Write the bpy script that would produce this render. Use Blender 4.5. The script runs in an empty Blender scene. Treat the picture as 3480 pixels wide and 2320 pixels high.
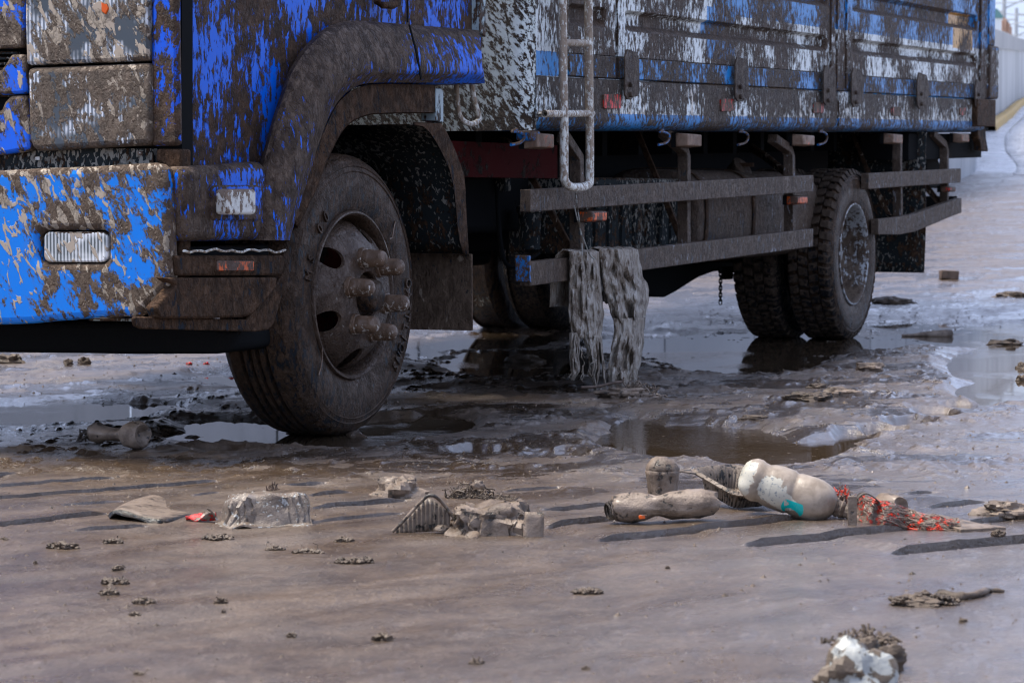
import bpy, bmesh, math, random
import numpy as np
from mathutils import Vector, Matrix, noise as mnoise
random.seed(7)
sc = bpy.context.scene
R = math.radians
PI = math.pi

# ------------------------------------------------------------------ camera
LENS, FPX, CAMH = 85.0, 8217.0, 0.825
PITCH = math.atan(510 / FPX)
cam_d = bpy.data.cameras.new('camera')
cam = bpy.data.objects.new('camera', cam_d)
sc.collection.objects.link(cam)
cam.location = (0, 0, CAMH)
cam.rotation_euler = (PI / 2 - PITCH, 0, 0)
cam_d.lens = LENS
cam_d.sensor_width = 36
cam_d.clip_end = 2000
cam_d.dof.use_dof = True
cam_d.dof.focus_distance = 7.4
cam_d.dof.aperture_fstop = 9
sc.camera = cam

# ------------------------------------------------------------------ world, sun, exposure
SUN_AZ, SUN_EL = R(-88), R(68)          # azimuth measured from +Y towards +X
world = bpy.data.worlds.new('World')
sc.world = world
world.use_nodes = True
wn = world.node_tree
wn.nodes.clear()
w_out = wn.nodes.new('ShaderNodeOutputWorld')
w_bg = wn.nodes.new('ShaderNodeBackground')
w_sky = wn.nodes.new('ShaderNodeTexSky')
w_sky.sky_type = 'NISHITA'
w_sky.sun_disc = False
w_sky.sun_elevation = SUN_EL
w_sky.sun_rotation = SUN_AZ % (2 * PI)
w_sky.air_density = 1.0
w_sky.dust_density = 1.5
w_mix = wn.nodes.new('ShaderNodeMix')
w_mix.data_type = 'RGBA'
w_tc = wn.nodes.new('ShaderNodeTexCoord')
w_map = wn.nodes.new('ShaderNodeMapping')
w_map.inputs['Scale'].default_value = (1, 1, 2.6)
w_noise = wn.nodes.new('ShaderNodeTexNoise')
w_noise.inputs['Scale'].default_value = 2.2
w_noise.inputs['Detail'].default_value = 6
w_mr = wn.nodes.new('ShaderNodeMapRange')
w_mr.inputs['From Min'].default_value = 0.35
w_mr.inputs['From Max'].default_value = 0.62
w_mr.inputs['To Min'].default_value = 0.45
w_mr.inputs['To Max'].default_value = 0.9
wn.links.new(w_tc.outputs['Generated'], w_map.inputs['Vector'])
wn.links.new(w_map.outputs['Vector'], w_noise.inputs['Vector'])
wn.links.new(w_noise.outputs['Fac'], w_mr.inputs['Value'])
wn.links.new(w_mr.outputs['Result'], w_mix.inputs['Factor'])
wn.links.new(w_sky.outputs['Color'], w_mix.inputs['A'])
w_mix.inputs['B'].default_value = (6.6, 7.7, 11.3, 1)
wn.links.new(w_mix.outputs['Result'], w_bg.inputs['Color'])
w_bg.inputs['Strength'].default_value = 0.064
wn.links.new(w_bg.outputs['Background'], w_out.inputs['Surface'])

sun_d = bpy.data.lights.new('sun', 'SUN')
sun_d.energy = 3.3
sun_d.angle = R(22)
sun_d.color = (1.0, 0.915, 0.80)
sun = bpy.data.objects.new('sun', sun_d)
sc.collection.objects.link(sun)
sdir = Vector((math.sin(SUN_AZ) * math.cos(SUN_EL), math.cos(SUN_AZ) * math.cos(SUN_EL), math.sin(SUN_EL)))
sun.rotation_euler = sdir.to_track_quat('Z', 'Y').to_euler()

sc.view_settings.view_transform = 'Standard'
sc.view_settings.look = 'None'
sc.view_settings.gamma = 1
sc.view_settings.exposure = 1.18
sc.view_settings.use_curve_mapping = False
sc.cycles.pixel_filter_type = 'BLACKMAN_HARRIS'
sc.cycles.filter_width = 1.1
sc.cycles.max_bounces = 6
sc.cycles.glossy_bounces = 3
sc.cycles.diffuse_bounces = 2

# ------------------------------------------------------------------ photograph pixel -> place in the world
_fw = np.array([0, math.cos(PITCH), -math.sin(PITCH)])
_up = np.array([0, math.sin(PITCH), math.cos(PITCH)])
_rt = np.array([1.0, 0, 0])
_C = np.array([0, 0, CAMH])
def ray(px, py): return _fw + _rt * (px - 1740) / FPX + _up * (1160 - py) / FPX
def G(px, py, z=0.0):
    d = ray(px, py); t = (z - CAMH) / d[2]; return _C + d * t
def GY(px, py, Y):
    d = ray(px, py); return _C + d * (Y / d[1])
ORG = G(1205, 1480)
YAW = R(90 - 24.5)
_ex = np.array([math.cos(YAW), math.sin(YAW), 0]); _ey = np.array([-math.sin(YAW), math.cos(YAW), 0])
def _loc(p): q = p - ORG; return (float(q @ _ex), float(q @ _ey), float(q[2]))
def S(px, py, y=0.0):
    d = ray(px, py); t = (y - (_C - ORG) @ _ey) / (d @ _ey); return _loc(_C + d * t)
def U(px, py, u):
    d = ray(px, py); t = (u - (_C - ORG) @ _ex) / (d @ _ex); return _loc(_C + d * t)
def projpx(P):
    q = P - _C; z = q @ _fw
    return 1740 + FPX * (q @ _rt) / z, 1160 - FPX * (q @ _up) / z

RAKE = 0.0214
def rk(u, y, wr): return (u, y, wr + RAKE * u)

# ------------------------------------------------------------------ scene helpers
COL = sc.collection
def tag(o, label=None, cat=None, group=None, kind=None):
    if label: o['label'] = label
    if cat: o['category'] = cat
    if group: o['group'] = group
    if kind: o['kind'] = kind
    return o
def empty(name, loc=(0, 0, 0), rz=0.0, label=None, cat=None, group=None):
    o = bpy.data.objects.new(name, None); COL.objects.link(o)
    o.empty_display_size = 0.1
    o.location = loc; o.rotation_euler = (0, 0, rz)
    return tag(o, label, cat, group)
def mk(name, V, F, mat=None, parent=None, smooth=35, bevel=0, seg=2, sub=0, solid=0, loc=None, mats=None, mi=None):
    me = bpy.data.meshes.new(name)
    me.from_pydata([tuple(v) for v in V], [], [tuple(f) for f in F])
    bm = bmesh.new(); bm.from_mesh(me)
    bmesh.ops.recalc_face_normals(bm, faces=bm.faces)
    bm.to_mesh(me); bm.free()
    if mats:
        for m in mats: me.materials.append(m)
        if mi is not None: me.polygons.foreach_set('material_index', mi)
    elif mat: me.materials.append(mat)
    if smooth:
        me.shade_smooth(); me.set_sharp_from_angle(angle=R(smooth))
    o = bpy.data.objects.new(name, me); COL.objects.link(o)
    if parent: o.parent = parent
    if loc is not None: o.location = loc
    if solid:
        m = o.modifiers.new('thickness', 'SOLIDIFY'); m.thickness = solid; m.offset = 0
    if bevel:
        m = o.modifiers.new('bevel', 'BEVEL'); m.width = bevel; m.segments = seg; m.limit_method = 'ANGLE'; m.angle_limit = R(38)
    if sub:
        m = o.modifiers.new('sub', 'SUBSURF'); m.levels = sub; m.render_levels = sub
    return o
class MB:
    def __init__(s): s.V = []; s.F = []
    def add(s, V, F):
        n = len(s.V); s.V += [tuple(map(float, v)) for v in V]; s.F += [tuple(i + n for i in f) for f in F]; return s
    def box(s, a, b):
        (x0, y0, z0), (x1, y1, z1) = a, b
        return s.add([(x0,y0,z0),(x1,y0,z0),(x1,y1,z0),(x0,y1,z0),(x0,y0,z1),(x1,y0,z1),(x1,y1,z1),(x0,y1,z1)],
                     [(0,3,2,1),(4,5,6,7),(0,1,5,4),(1,2,6,5),(2,3,7,6),(3,0,4,7)])
    def hull8(s, P):
        return s.add(P, [(0,3,2,1),(4,5,6,7),(0,1,5,4),(1,2,6,5),(2,3,7,6),(3,0,4,7)])
    def prism(s, poly, d):
        n = len(poly); P = [Vector(p) for p in poly]; d = Vector(d)
        return s.add([p for p in P] + [p + d for p in P],
                     [tuple(range(n)), tuple(range(2 * n - 1, n - 1, -1))] + [(i, i + n, (i + 1) % n + n, (i + 1) % n) for i in range(n)])
    def tube(s, path, r, n=10, cap=True, flat=None):
        P = [Vector(p) for p in path]; rs = r if isinstance(r, (list, tuple)) else [r] * len(P)
        up = Vector((0, 0, 1)); V = []; prev = None
        for i, p in enumerate(P):
            t = (P[min(i + 1, len(P) - 1)] - P[max(i - 1, 0)]).normalized()
            if prev is None:
                a = t.cross(up) if abs(t.dot(up)) < .95 else t.cross(Vector((1, 0, 0)))
            else:
                a = prev - t * prev.dot(t)
            a.normalize(); prev = a; b = t.cross(a)
            for k in range(n):
                an = 2 * PI * k / n
                V.append(p + a * math.cos(an) * rs[i] + b * math.sin(an) * rs[i] * (flat or 1))
        F = [(i * n + k, i * n + (k + 1) % n, (i + 1) * n + (k + 1) % n, (i + 1) * n + k) for i in range(len(P) - 1) for k in range(n)]
        if cap: F += [tuple(range(n - 1, -1, -1)), tuple(range((len(P) - 1) * n, len(P) * n))]
        return s.add(V, F)
    def lathe(s, prof, c, ax, n=48, rmod=None, cap=False, close=False):
        """prof = (offset along axis, radius) pairs"""
        c = Vector(c); ax = Vector(ax).normalized()
        a = ax.cross(Vector((0, 0, 1)));
        if a.length < .05: a = Vector((1, 0, 0))
        a.normalize(); b = ax.cross(a); m = len(prof); V = []
        for (h, r) in prof:
            for k in range(n):
                an = 2 * PI * k / n; rr = r * (rmod(h, an) if rmod else 1)
                V.append(c + ax * h + (a * math.cos(an) + b * math.sin(an)) * rr)
        F = [(i * n + k, i * n + (k + 1) % n, (i + 1) * n + (k + 1) % n, (i + 1) * n + k) for i in range(m - 1) for k in range(n)]
        if close: F += [((m - 1) * n + k, (m - 1) * n + (k + 1) % n, (k + 1) % n, k) for k in range(n)]
        if cap: F += [tuple(range(n - 1, -1, -1)), tuple(range((m - 1) * n, m * n))]
        return s.add(V, F)
    def grid(s, rows, closed=False):
        m, n = len(rows), len(rows[0]); nn = n if closed else n - 1
        return s.add([p for r in rows for p in r],
                     [(i * n + k, i * n + (k + 1) % n, (i + 1) * n + (k + 1) % n, (i + 1) * n + k) for i in range(m - 1) for k in range(nn)])
    def noise(s, amp, sc=1.0, off=(0, 0, 0)):
        o = Vector(off)
        s.V = [tuple(Vector(v) + mnoise.noise_vector(Vector(v) * sc + o) * amp) for v in s.V]; return s
    def build(s, name, mat=None, parent=None, **k): return mk(name, s.V, s.F, mat, parent, **k)
def smooth_path(P, n=6):
    P = [Vector(p) for p in P]; out = []
    for i in range(len(P) - 1):
        a, b, c, d = P[max(i - 1, 0)], P[i], P[i + 1], P[min(i + 2, len(P) - 1)]
        for k in range(n):
            t = k / n
            out.append(.5 * ((2 * b) + (c - a) * t + (2 * a - 5 * b + 4 * c - d) * t * t + (3 * b - a - 3 * c + d) * t ** 3))
    return out + [P[-1]]
def boolean(o, cutter):
    m = o.modifiers.new('cut', 'BOOLEAN'); m.operation = 'DIFFERENCE'; m.object = cutter; m.solver = 'EXACT'
    cutter.parent = o.parent
    bpy.context.view_layer.update()
    dg = bpy.context.evaluated_depsgraph_get()
    me = bpy.data.meshes.new_from_object(o.evaluated_get(dg))
    o.modifiers.remove(m); old = o.data
    o.data = me
    me.shade_smooth(); me.set_sharp_from_angle(angle=R(30))
    c = cutter.data; bpy.data.objects.remove(cutter); bpy.data.meshes.remove(c)
    return o
def copy_tree(o, parent=None):
    c = o.copy(); COL.objects.link(c); c.parent = parent
    for ch in list(o.children): copy_tree(ch, c)
    return c

# ------------------------------------------------------------------ materials
class NT:
    def __init__(s, name):
        s.m = bpy.data.materials.new(name); s.m.use_nodes = True; s.t = s.m.node_tree
        s.t.nodes.clear(); s.out = s.n('ShaderNodeOutputMaterial'); s.p = s.n('ShaderNodeBsdfPrincipled')
        s.t.links.new(s.p.outputs[0], s.out.inputs['Surface'])
        tc = s.n('ShaderNodeTexCoord'); s.obj = tc.outputs['Object']
    def n(s, k, **kw):
        x = s.t.nodes.new(k)
        for a, b in kw.items(): setattr(x, a, b)
        return x
    def put(s, sock, v):
        if hasattr(v, 'is_linked') or isinstance(v, bpy.types.NodeSocket): s.t.links.new(v, sock)
        else:
            if isinstance(v, tuple) and len(v) == 3 and sock.type == 'RGBA': v = v + (1,)
            sock.default_value = v
    def mapp(s, scale=(1, 1, 1), rot=(0, 0, 0), loc=(0, 0, 0), src=None):
        v = src or s.obj
        if any(rot):
            a = s.n('ShaderNodeMapping'); s.put(a.inputs['Vector'], v); a.inputs['Rotation'].default_value = rot; v = a.outputs[0]
        a = s.n('ShaderNodeMapping'); s.put(a.inputs['Vector'], v); a.inputs['Scale'].default_value = scale; a.inputs['Location'].default_value = loc
        return a.outputs[0]
    def noise(s, vec, scale=1, detail=4, rough=.55, dist=0, col=False):
        a = s.n('ShaderNodeTexNoise'); s.put(a.inputs['Vector'], vec); a.inputs['Scale'].default_value = scale
        a.inputs['Detail'].default_value = detail; a.inputs['Roughness'].default_value = rough; a.inputs['Distortion'].default_value = dist
        return a.outputs['Color' if col else 'Fac']
    def voro(s, vec, scale=1, feature='F1', rnd=1):
        a = s.n('ShaderNodeTexVoronoi'); a.feature = feature; s.put(a.inputs['Vector'], vec); a.inputs['Scale'].default_value = scale
        a.inputs['Randomness'].default_value = rnd
        return a.outputs['Distance']
    def ma(s, op, a, b=0.0, c=None):
        x = s.n('ShaderNodeMath', operation=op); s.put(x.inputs[0], a); s.put(x.inputs[1], b)
        if c is not None: s.put(x.inputs[2], c)
        return x.outputs[0]
    def mr(s, v, a, b, c=0.0, d=1.0, smooth=True):
        x = s.n('ShaderNodeMapRange'); x.interpolation_type = 'SMOOTHSTEP' if smooth else 'LINEAR'
        s.put(x.inputs['Value'], v)
        for k, q in zip(('From Min', 'From Max', 'To Min', 'To Max'), (a, b, c, d)): s.put(x.inputs[k], q)
        return x.outputs[0]
    def mix(s, f, a, b):
        x = s.n('ShaderNodeMix', data_type='RGBA'); s.put(x.inputs['Factor'], f); s.put(x.inputs['A'], a); s.put(x.inputs['B'], b)
        return x.outputs['Result']
    def mixf(s, f, a, b):
        x = s.n('ShaderNodeMix', data_type='FLOAT'); s.put(x.inputs[0], f); s.put(x.inputs[2], a); s.put(x.inputs[3], b)
        return x.outputs[0]
    def xyz(s, v=None):
        x = s.n('ShaderNodeSeparateXYZ'); s.put(x.inputs[0], v or s.obj); return x.outputs
    def bump(s, h, strength=.5, dist=.005, nrm=None):
        x = s.n('ShaderNodeBump'); s.put(x.inputs['Height'], h); x.inputs['Strength'].default_value = strength; x.inputs['Distance'].default_value = dist
        if nrm: s.put(x.inputs['Normal'], nrm)
        return x.outputs[0]
    def fin(s, col, rough=.5, nrm=None, metal=0.0, spec=.5, coat=0.0, trans=0.0, alpha=None, coat_rough=.1):
        p = s.p.inputs
        s.put(p['Base Color'], col); s.put(p['Roughness'], rough); s.put(p['Metallic'], metal)
        s.put(p['Specular IOR Level'], spec); s.put(p['Coat Weight'], coat); s.put(p['Coat Roughness'], coat_rough)
        if trans: s.put(p['Transmission Weight'], trans)
        if alpha is not None: s.put(p['Alpha'], alpha)
        if nrm: s.put(p['Normal'], nrm)
        return s.m

MUD = (0.108, 0.063, 0.038)
MUD2 = (0.050, 0.031, 0.020)
TAN = (0.40, 0.335, 0.262)
def mud_mat(name, base, thr=.47, sc3=(26, 26, 8), rot=(0, 0, 0), var=.35, dried=None, dsc=(30, 30, 14), mud=MUD, mud2=MUD2,
            paint_rough=.28, mud_rough=.52, bump=1.0, drip=.16, edge=.018, seed=0.0, metal=0.0, extra=None, clump=1.0, tan=TAN, film_=None, bigsc=2.6, spec=None, grad=None, wet=0.0, ledge=.22):
    """paint under thick wet mud; thr lower = more mud; dried = threshold of pale dry splashes"""
    t = NT(name); loc = (seed, seed * 1.7, seed * .6)
    v = t.mapp(sc3, rot, loc)
    a = t.noise(v, 1, 8, .74, .2)
    big = t.noise(t.mapp((bigsc, bigsc, bigsc), (0, 0, 0), loc), 1, 3, .5)
    m = t.ma('ADD', a, t.ma('MULTIPLY', t.ma('SUBTRACT', big, .5), var))
    gn = t.n('ShaderNodeNewGeometry'); m = t.ma('ADD', m, t.ma('MULTIPLY', t.ma('MAXIMUM', t.xyz(gn.outputs['Normal'])[2], 0.0), ledge))
    if grad: m = t.ma('ADD', m, t.ma('MULTIPLY', t.ma('SUBTRACT', t.xyz()[grad[0]], grad[2]), grad[1]))
    fine = t.noise(t.mapp((sc3[0] * 4.5, sc3[1] * 4.5, sc3[2] * 1.1), rot, loc), 1, 3, .6)
    m = t.ma('ADD', m, t.ma('MULTIPLY', t.ma('SUBTRACT', fine, .5), drip))
    mask = t.mr(m, thr - edge, thr + edge)
    vd = t.voro(t.mapp((75, 75, 60), (0, 0, 0), loc), 1); vd2 = t.voro(t.mapp((24, 24, 17), rot, loc), 1)
    dots = t.ma('MAXIMUM', t.ma('LESS_THAN', t.ma('ADD', vd, t.ma('MULTIPLY', t.ma('SUBTRACT', thr + .04, m), 2.2)), .30), t.ma('LESS_THAN', t.ma('ADD', vd2, t.ma('MULTIPLY', t.ma('SUBTRACT', thr + .05, m), 2.6)), .34))
    mask = t.ma('MAXIMUM', mask, dots)
    thin = t.mr(m, thr - .11, thr + .01)
    cl = t.noise(t.mapp((70, 70, 48), (0, 0, 0), loc), 1, 6, .65, .6)
    cl2 = t.noise(t.mapp((22, 22, 16), (0, 0, 0), loc), 1, 4, .6, .8)
    mcol = t.mix(t.mr(cl2, .35, .65), mud2, mud)
    bcol = base(t) if callable(base) else base
    # thin film of dirt over the bare paint
    if film_ is None: film_ = .03 if (not callable(base) and max(base) < .06) else .12
    film = t.mr(t.noise(t.mapp((90, 90, 30), rot, loc), 1, 3, .7), .42, .66)
    film = t.ma('MULTIPLY', film, t.ma('ADD', film_ * .3, t.ma('MULTIPLY', thin, film_ * 2.2)))
    bcol = t.mix(film, bcol, (0.13, 0.10, 0.085))
    col = t.mix(mask, bcol, mcol)
    rough = t.mixf(mask, paint_rough, t.mr(cl, .3, .7, mud_rough - .12, mud_rough + .16))
    h = t.ma('MULTIPLY', mask, t.ma('ADD', .35, t.ma('MULTIPLY', t.mr(cl, .42, .7), .9 * clump)))
    h = t.ma('ADD', h, t.ma('MULTIPLY', t.mr(m, thr, thr + .2), .5))
    h = t.ma('ADD', h, t.ma('MULTIPLY', t.ma('MULTIPLY', t.mr(vd, .32, .12), mask), .5))
    met = t.mixf(mask, metal, 0.0) if metal else 0.0
    if dried is not None:
        dv = t.mapp(dsc, rot, (seed + 3, 5, 9))
        dn = t.noise(dv, 1, 4, .5, .5)
        d2 = t.noise(t.mapp((2.2, 2.2, 2.2), (0, 0, 0), (seed, 2, 4)), 1, 2, .5)
        dn = t.ma('ADD', dn, t.ma('MULTIPLY', t.ma('SUBTRACT', d2, .5), .5))
        dm = t.mr(dn, dried - .015, dried + .015)
        col = t.mix(dm, col, tan); rough = t.mixf(dm, rough, .62)
        h = t.ma('ADD', h, t.ma('MULTIPLY', dm, .25))
    if extra: col, rough = extra(t, col, rough, mask)
    nrm = t.bump(h, min(1, .95 * bump), .0068 * bump)
    if spec is None: spec = .05 if (not callable(base) and max(base) < .06) else .30
    if spec < .1: rough = t.mixf(mask, .7, rough)
    return t.fin(col, rough, nrm, met, spec=spec, coat=(t.mr(cl2, .4, .62, 0, wet) if wet else 0.0), coat_rough=.16)

BLUE = (0.0, 0.125, 0.72)
BEDB = (0.0, 0.22, 0.60)
M = {}
M['cab'] = mud_mat('cab_blue_side', BLUE, thr=.474, sc3=(40, 40, 17), var=.95, spec=.2, drip=.22)
M['fender'] = mud_mat('fender_blue', BLUE, thr=.462, sc3=(46, 46, 18), var=.7, spec=.2, drip=.22, mud=(.13, .09, .064), seed=4)
M['bumper'] = mud_mat('bumper_blue', (0.0, 0.19, 0.72), thr=.470, sc3=(19, 19, 11), rot=(R(28), 0, 0), var=.8, bump=1.1, dried=.60, dsc=(46, 46, 20), mud=(.145, .098, .065), mud2=(.09, .06, .040), seed=2, drip=.12, grad=(1, -.16, .30))
M['strip'] = mud_mat('corner_strip_blue', (0.004, 0.1, 0.7), thr=.455, sc3=(26, 26, 15), var=.4, seed=8)
M['grilleblue'] = mud_mat('grille_blue', (0.004, 0.12, 0.75), thr=.5, sc3=(10, 10, 5), rot=(R(30), 0, 0), var=.4, dried=.6, dsc=(26, 26, 9), seed=11, mud=(.165, .122, .088))
def fog_base(t):
    w = t.n('ShaderNodeTexWave'); w.wave_type = 'BANDS'; w.bands_direction = 'Y'; t.put(w.inputs['Vector'], t.obj)
    w.inputs['Scale'].default_value = 26; w.inputs['Distortion'].default_value = .3
    g = t.noise(t.mapp((3, 9, 16)), 1, 2, .5)
    return t.mix(t.mr(g, .4, .65), t.mix(t.mr(w.outputs['Fac'], .2, .8), (.10, .12, .13), (.50, .54, .56)), t.mix(w.outputs['Fac'], (.55, .58, .6), (.9, .93, .95)))
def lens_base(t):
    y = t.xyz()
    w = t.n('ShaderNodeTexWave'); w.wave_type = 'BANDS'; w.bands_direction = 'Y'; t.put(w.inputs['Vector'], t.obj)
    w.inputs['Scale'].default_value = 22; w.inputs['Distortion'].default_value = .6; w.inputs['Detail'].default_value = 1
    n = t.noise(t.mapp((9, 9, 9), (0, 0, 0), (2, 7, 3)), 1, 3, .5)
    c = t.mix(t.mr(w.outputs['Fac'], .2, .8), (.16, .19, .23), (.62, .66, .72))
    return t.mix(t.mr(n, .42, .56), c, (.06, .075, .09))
M['lens_up'] = mud_mat('headlight_lens', lens_base, thr=.515, sc3=(11, 11, 6), rot=(R(30), 0, 0), var=.75, dried=.555, dsc=(34, 34, 16), paint_rough=.08, mud=(.15, .11, .08), mud2=(.10, .074, .054), seed=21)
M['lens_low'] = mud_mat('headlight_lens_low', lens_base, thr=.452, sc3=(15, 15, 11), rot=(R(20), 0, 0), var=.5, dried=.63, dsc=(36, 36, 22), paint_rough=.08, mud=(.15, .11, .08), mud2=(.10, .074, .054), seed=26)
M['fog'] = mud_mat('fog_lens', fog_base, thr=.66, sc3=(20, 20, 9), rot=(R(30), 0, 0), var=.3, dried=.605, dsc=(38, 38, 15), paint_rough=.05, seed=31)
M['dark'] = mud_mat('dark_plastic', (.012, .016, .02), thr=.47, sc3=(20, 20, 9), var=.5, dried=.68, dsc=(40, 40, 20), seed=14)
M['darkspeck'] = mud_mat('dark_speckled', (.022, .028, .030), thr=.56, sc3=(30, 30, 22), var=.5, dried=.585, dsc=(70, 70, 40), seed=17, tan=(.26, .25, .22))
M['muddy'] = mud_mat('muddy_panel', (.02, .026, .034), thr=.40, sc3=(36, 36, 15), var=.3, seed=19)
M['muddy_up'] = mud_mat('muddy_rail', (.035, .05, .065), thr=.385, sc3=(34, 34, 10), var=.3, dried=.70, dsc=(60, 60, 16), mud=(.125, .088, .062), mud2=(.08, .056, .040), seed=23, tan=(.36, .38, .42))
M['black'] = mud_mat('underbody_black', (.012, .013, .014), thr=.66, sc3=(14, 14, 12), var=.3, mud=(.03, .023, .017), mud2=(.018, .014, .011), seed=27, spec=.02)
M['redframe'] = mud_mat('red_chassis', (.05, .004, .004), thr=.56, sc3=(10, 10, 10), mud=(.03, .022, .016), mud2=(.02, .015, .011), seed=33, spec=.05)
M['tyre'] = mud_mat('muddy_tyre', (.012, .015, .019), thr=.45, sc3=(48, 48, 15), var=.22, mud=(.078, .046, .027), mud2=(.040, .024, .014), mud_rough=.36, seed=37, bump=.9, spec=.16, wet=.10)
M['tread'] = mud_mat('tyre_tread', (.009, .010, .012), thr=.52, sc3=(40, 40, 40), var=.3, dried=.66, dsc=(90, 90, 90), mud=(.05, .037, .027), mud2=(.03, .022, .017), seed=41, bump=.6, tan=(.16, .13, .09), paint_rough=.45)
M['treadmud'] = mud_mat('block_tread', (.010, .011, .013), thr=.47, sc3=(36, 36, 36), var=.3, mud=(.075, .055, .04), mud2=(.045, .033, .025), seed=43, bump=.6, paint_rough=.5)
M['rim'] = mud_mat('muddy_rim', (.34, .31, .27), thr=.34, sc3=(34, 34, 22), var=.25, mud=(.082, .053, .035), mud2=(.05, .031, .020), seed=47, mud_rough=.3, bump=.7, wet=.25, spec=.25)
M['nut'] = mud_mat('nut_cover', (.5, .46, .40), thr=.40, sc3=(60, 60, 50), var=.2, mud=(.15, .092, .056), mud2=(.09, .054, .032), seed=51, mud_rough=.34, bump=.5, wet=.6)
M['silver'] = mud_mat('silver_rim', (.42, .45, .47), thr=.540, sc3=(44, 44, 22), var=.5, mud=(.12, .088, .063), seed=53, paint_rough=.4, metal=.2, bump=.6)
M['ladder'] = mud_mat('ladder_paint', (.72, .73, .68), thr=.50, sc3=(70, 70, 34), var=.35, mud=(.36, .29, .22), mud2=(.26, .20, .15), ledge=0, seed=57, bump=.5)
def amber(t): return (.62, .12, .015)
M['amber'] = mud_mat('amber_lens', (.55, .09, .01), thr=.40, sc3=(38, 38, 30), var=.3, mud=(.26, .18, .13), mud2=(.15, .095, .065), seed=61, bump=.4)
M['amberdark'] = mud_mat('amber_side_lens', (.65, .10, .008), thr=.49, sc3=(30, 30, 16), var=.3, mud=(.10, .06, .04), mud2=(.07, .04, .028), seed=66, bump=.4)
M['whitelamp'] = mud_mat('white_side_lamp', (.62, .63, .6), thr=.50, sc3=(46, 46, 30), var=.3, mud=(.24, .185, .14), mud2=(.16, .11, .08), seed=63, bump=.5)
M['red'] = mud_mat('red_reflector', (.75, .008, .008), thr=.50, sc3=(50, 50, 16), var=.3, seed=67, bump=.4)
M['redmud'] = mud_mat('red_reflector_muddy', (.65, .008, .008), thr=.42, sc3=(50, 50, 16), var=.3, seed=69, bump=.4)
M['palemetal'] = mud_mat('pale_blue_metal', (.34, .44, .48), thr=.55, sc3=(22, 22, 9), var=.5, seed=71)
M['hookblue'] = mud_mat('hook_blue', (.012, .17, .5), thr=.48, sc3=(60, 60, 40), seed=73, bump=.3)
WHITE = (.72, .78, .78)
YEL = (.62, .30, .02)
def bed_paint(t):
    x, y, z = t.xyz()
    nz = t.ma('MULTIPLY', t.ma('SUBTRACT', t.noise(t.mapp((40, 40, 6)), 1, 2, .5), .5), .012)
    wr = t.ma('ADD', t.ma('SUBTRACT', z, t.ma('MULTIPLY', x, RAKE)), nz)
    def band(v, a, b):
        return t.ma('MULTIPLY', t.ma('GREATER_THAN', v, a), t.ma('LESS_THAN', v, b))
    low = t.ma('LESS_THAN', wr, 1.100)
    rail = band(wr, 1.243, 1.338)
    up = t.ma('MULTIPLY', t.ma('GREATER_THAN', wr, 1.572), t.ma('GREATER_THAN', x, 3.42))
    patch = t.ma('MULTIPLY', band(x, 3.33, 3.72), band(wr, 1.36, 1.6))
    b = t.ma('MAXIMUM', t.ma('MAXIMUM', low, rail), t.ma('MAXIMUM', up, patch))
    b = t.ma('MULTIPLY', b, t.ma('GREATER_THAN', x, 1.40))
    c = t.mix(b, WHITE, BEDB)
    yl = t.ma('MULTIPLY', band(x, 7.85, 8.36), band(wr, 1.555, 1.78))
    rust = t.mr(t.noise(t.mapp((30, 30, 5), (0, 0, 0), (1, 1, 1)), 1, 4, .6), .5, .62)
    rz = t.ma('MULTIPLY', t.ma('MULTIPLY', rust, band(wr, 1.1, 1.243)), .5)
    c = t.mix(rz, c, (.42, .25, .09))
    return t.mix(yl, c, YEL)
M['bed'] = mud_mat('bed_paint', bed_paint, thr=.484, sc3=(52, 52, 21), var=.7, drip=.22, seed=77, mud=(.098, .062, .040), mud2=(.055, .035, .023))
M['bedrail'] = mud_mat('bed_rail_paint', bed_paint, thr=.468, sc3=(52, 52, 24), var=.45, seed=79, mud=(.085, .059, .041), mud2=(.05, .035, .025))
M['bedfront'] = mud_mat('bed_front_paint', (.68, .75, .73), thr=.490, sc3=(56, 56, 27), rot=(R(38), 0, 0), var=.35, seed=81, mud=(.085, .06, .04), mud2=(.05, .034, .023))
M['bedblue'] = mud_mat('bed_sill_blue', BEDB, thr=.52, sc3=(34, 34, 14), var=.4, seed=83)
M['latch'] = mud_mat('latch_metal', (.05, .11, .2), thr=.36, sc3=(40, 40, 20), var=.3, seed=87, mud=(.10, .072, .052))
# ------------------------------------------------------------------ ground
def _h2(xi, yi, seed):
    h = (xi.astype(np.int64) * 374761393 + yi.astype(np.int64) * 668265263 + seed * 1442695041) & 0xffffffff
    h = ((h ^ (h >> 13)) * 1274126177) & 0xffffffff
    h = (h ^ (h >> 16)) & 0xffffffff
    return h / 4294967295.0
def vn(x, y, seed=0):
    xi = np.floor(x); yi = np.floor(y); fx = x - xi; fy = y - yi
    fx = fx * fx * (3 - 2 * fx); fy = fy * fy * (3 - 2 * fy)
    a = _h2(xi, yi, seed); b = _h2(xi + 1, yi, seed); c = _h2(xi, yi + 1, seed); d = _h2(xi + 1, yi + 1, seed)
    return (a + (b - a) * fx) * (1 - fy) + (c + (d - c) * fx) * fy
def fbm(x, y, oct=4, seed=0, rough=.5):
    s = 0; a = 1; t = 0
    for i in range(oct):
        s = s + a * (vn(x, y, seed + i * 17) - .5); t += a; a *= rough; x = x * 2.03 + 5.2; y = y * 2.03 + 1.7
    return s / t
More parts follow.
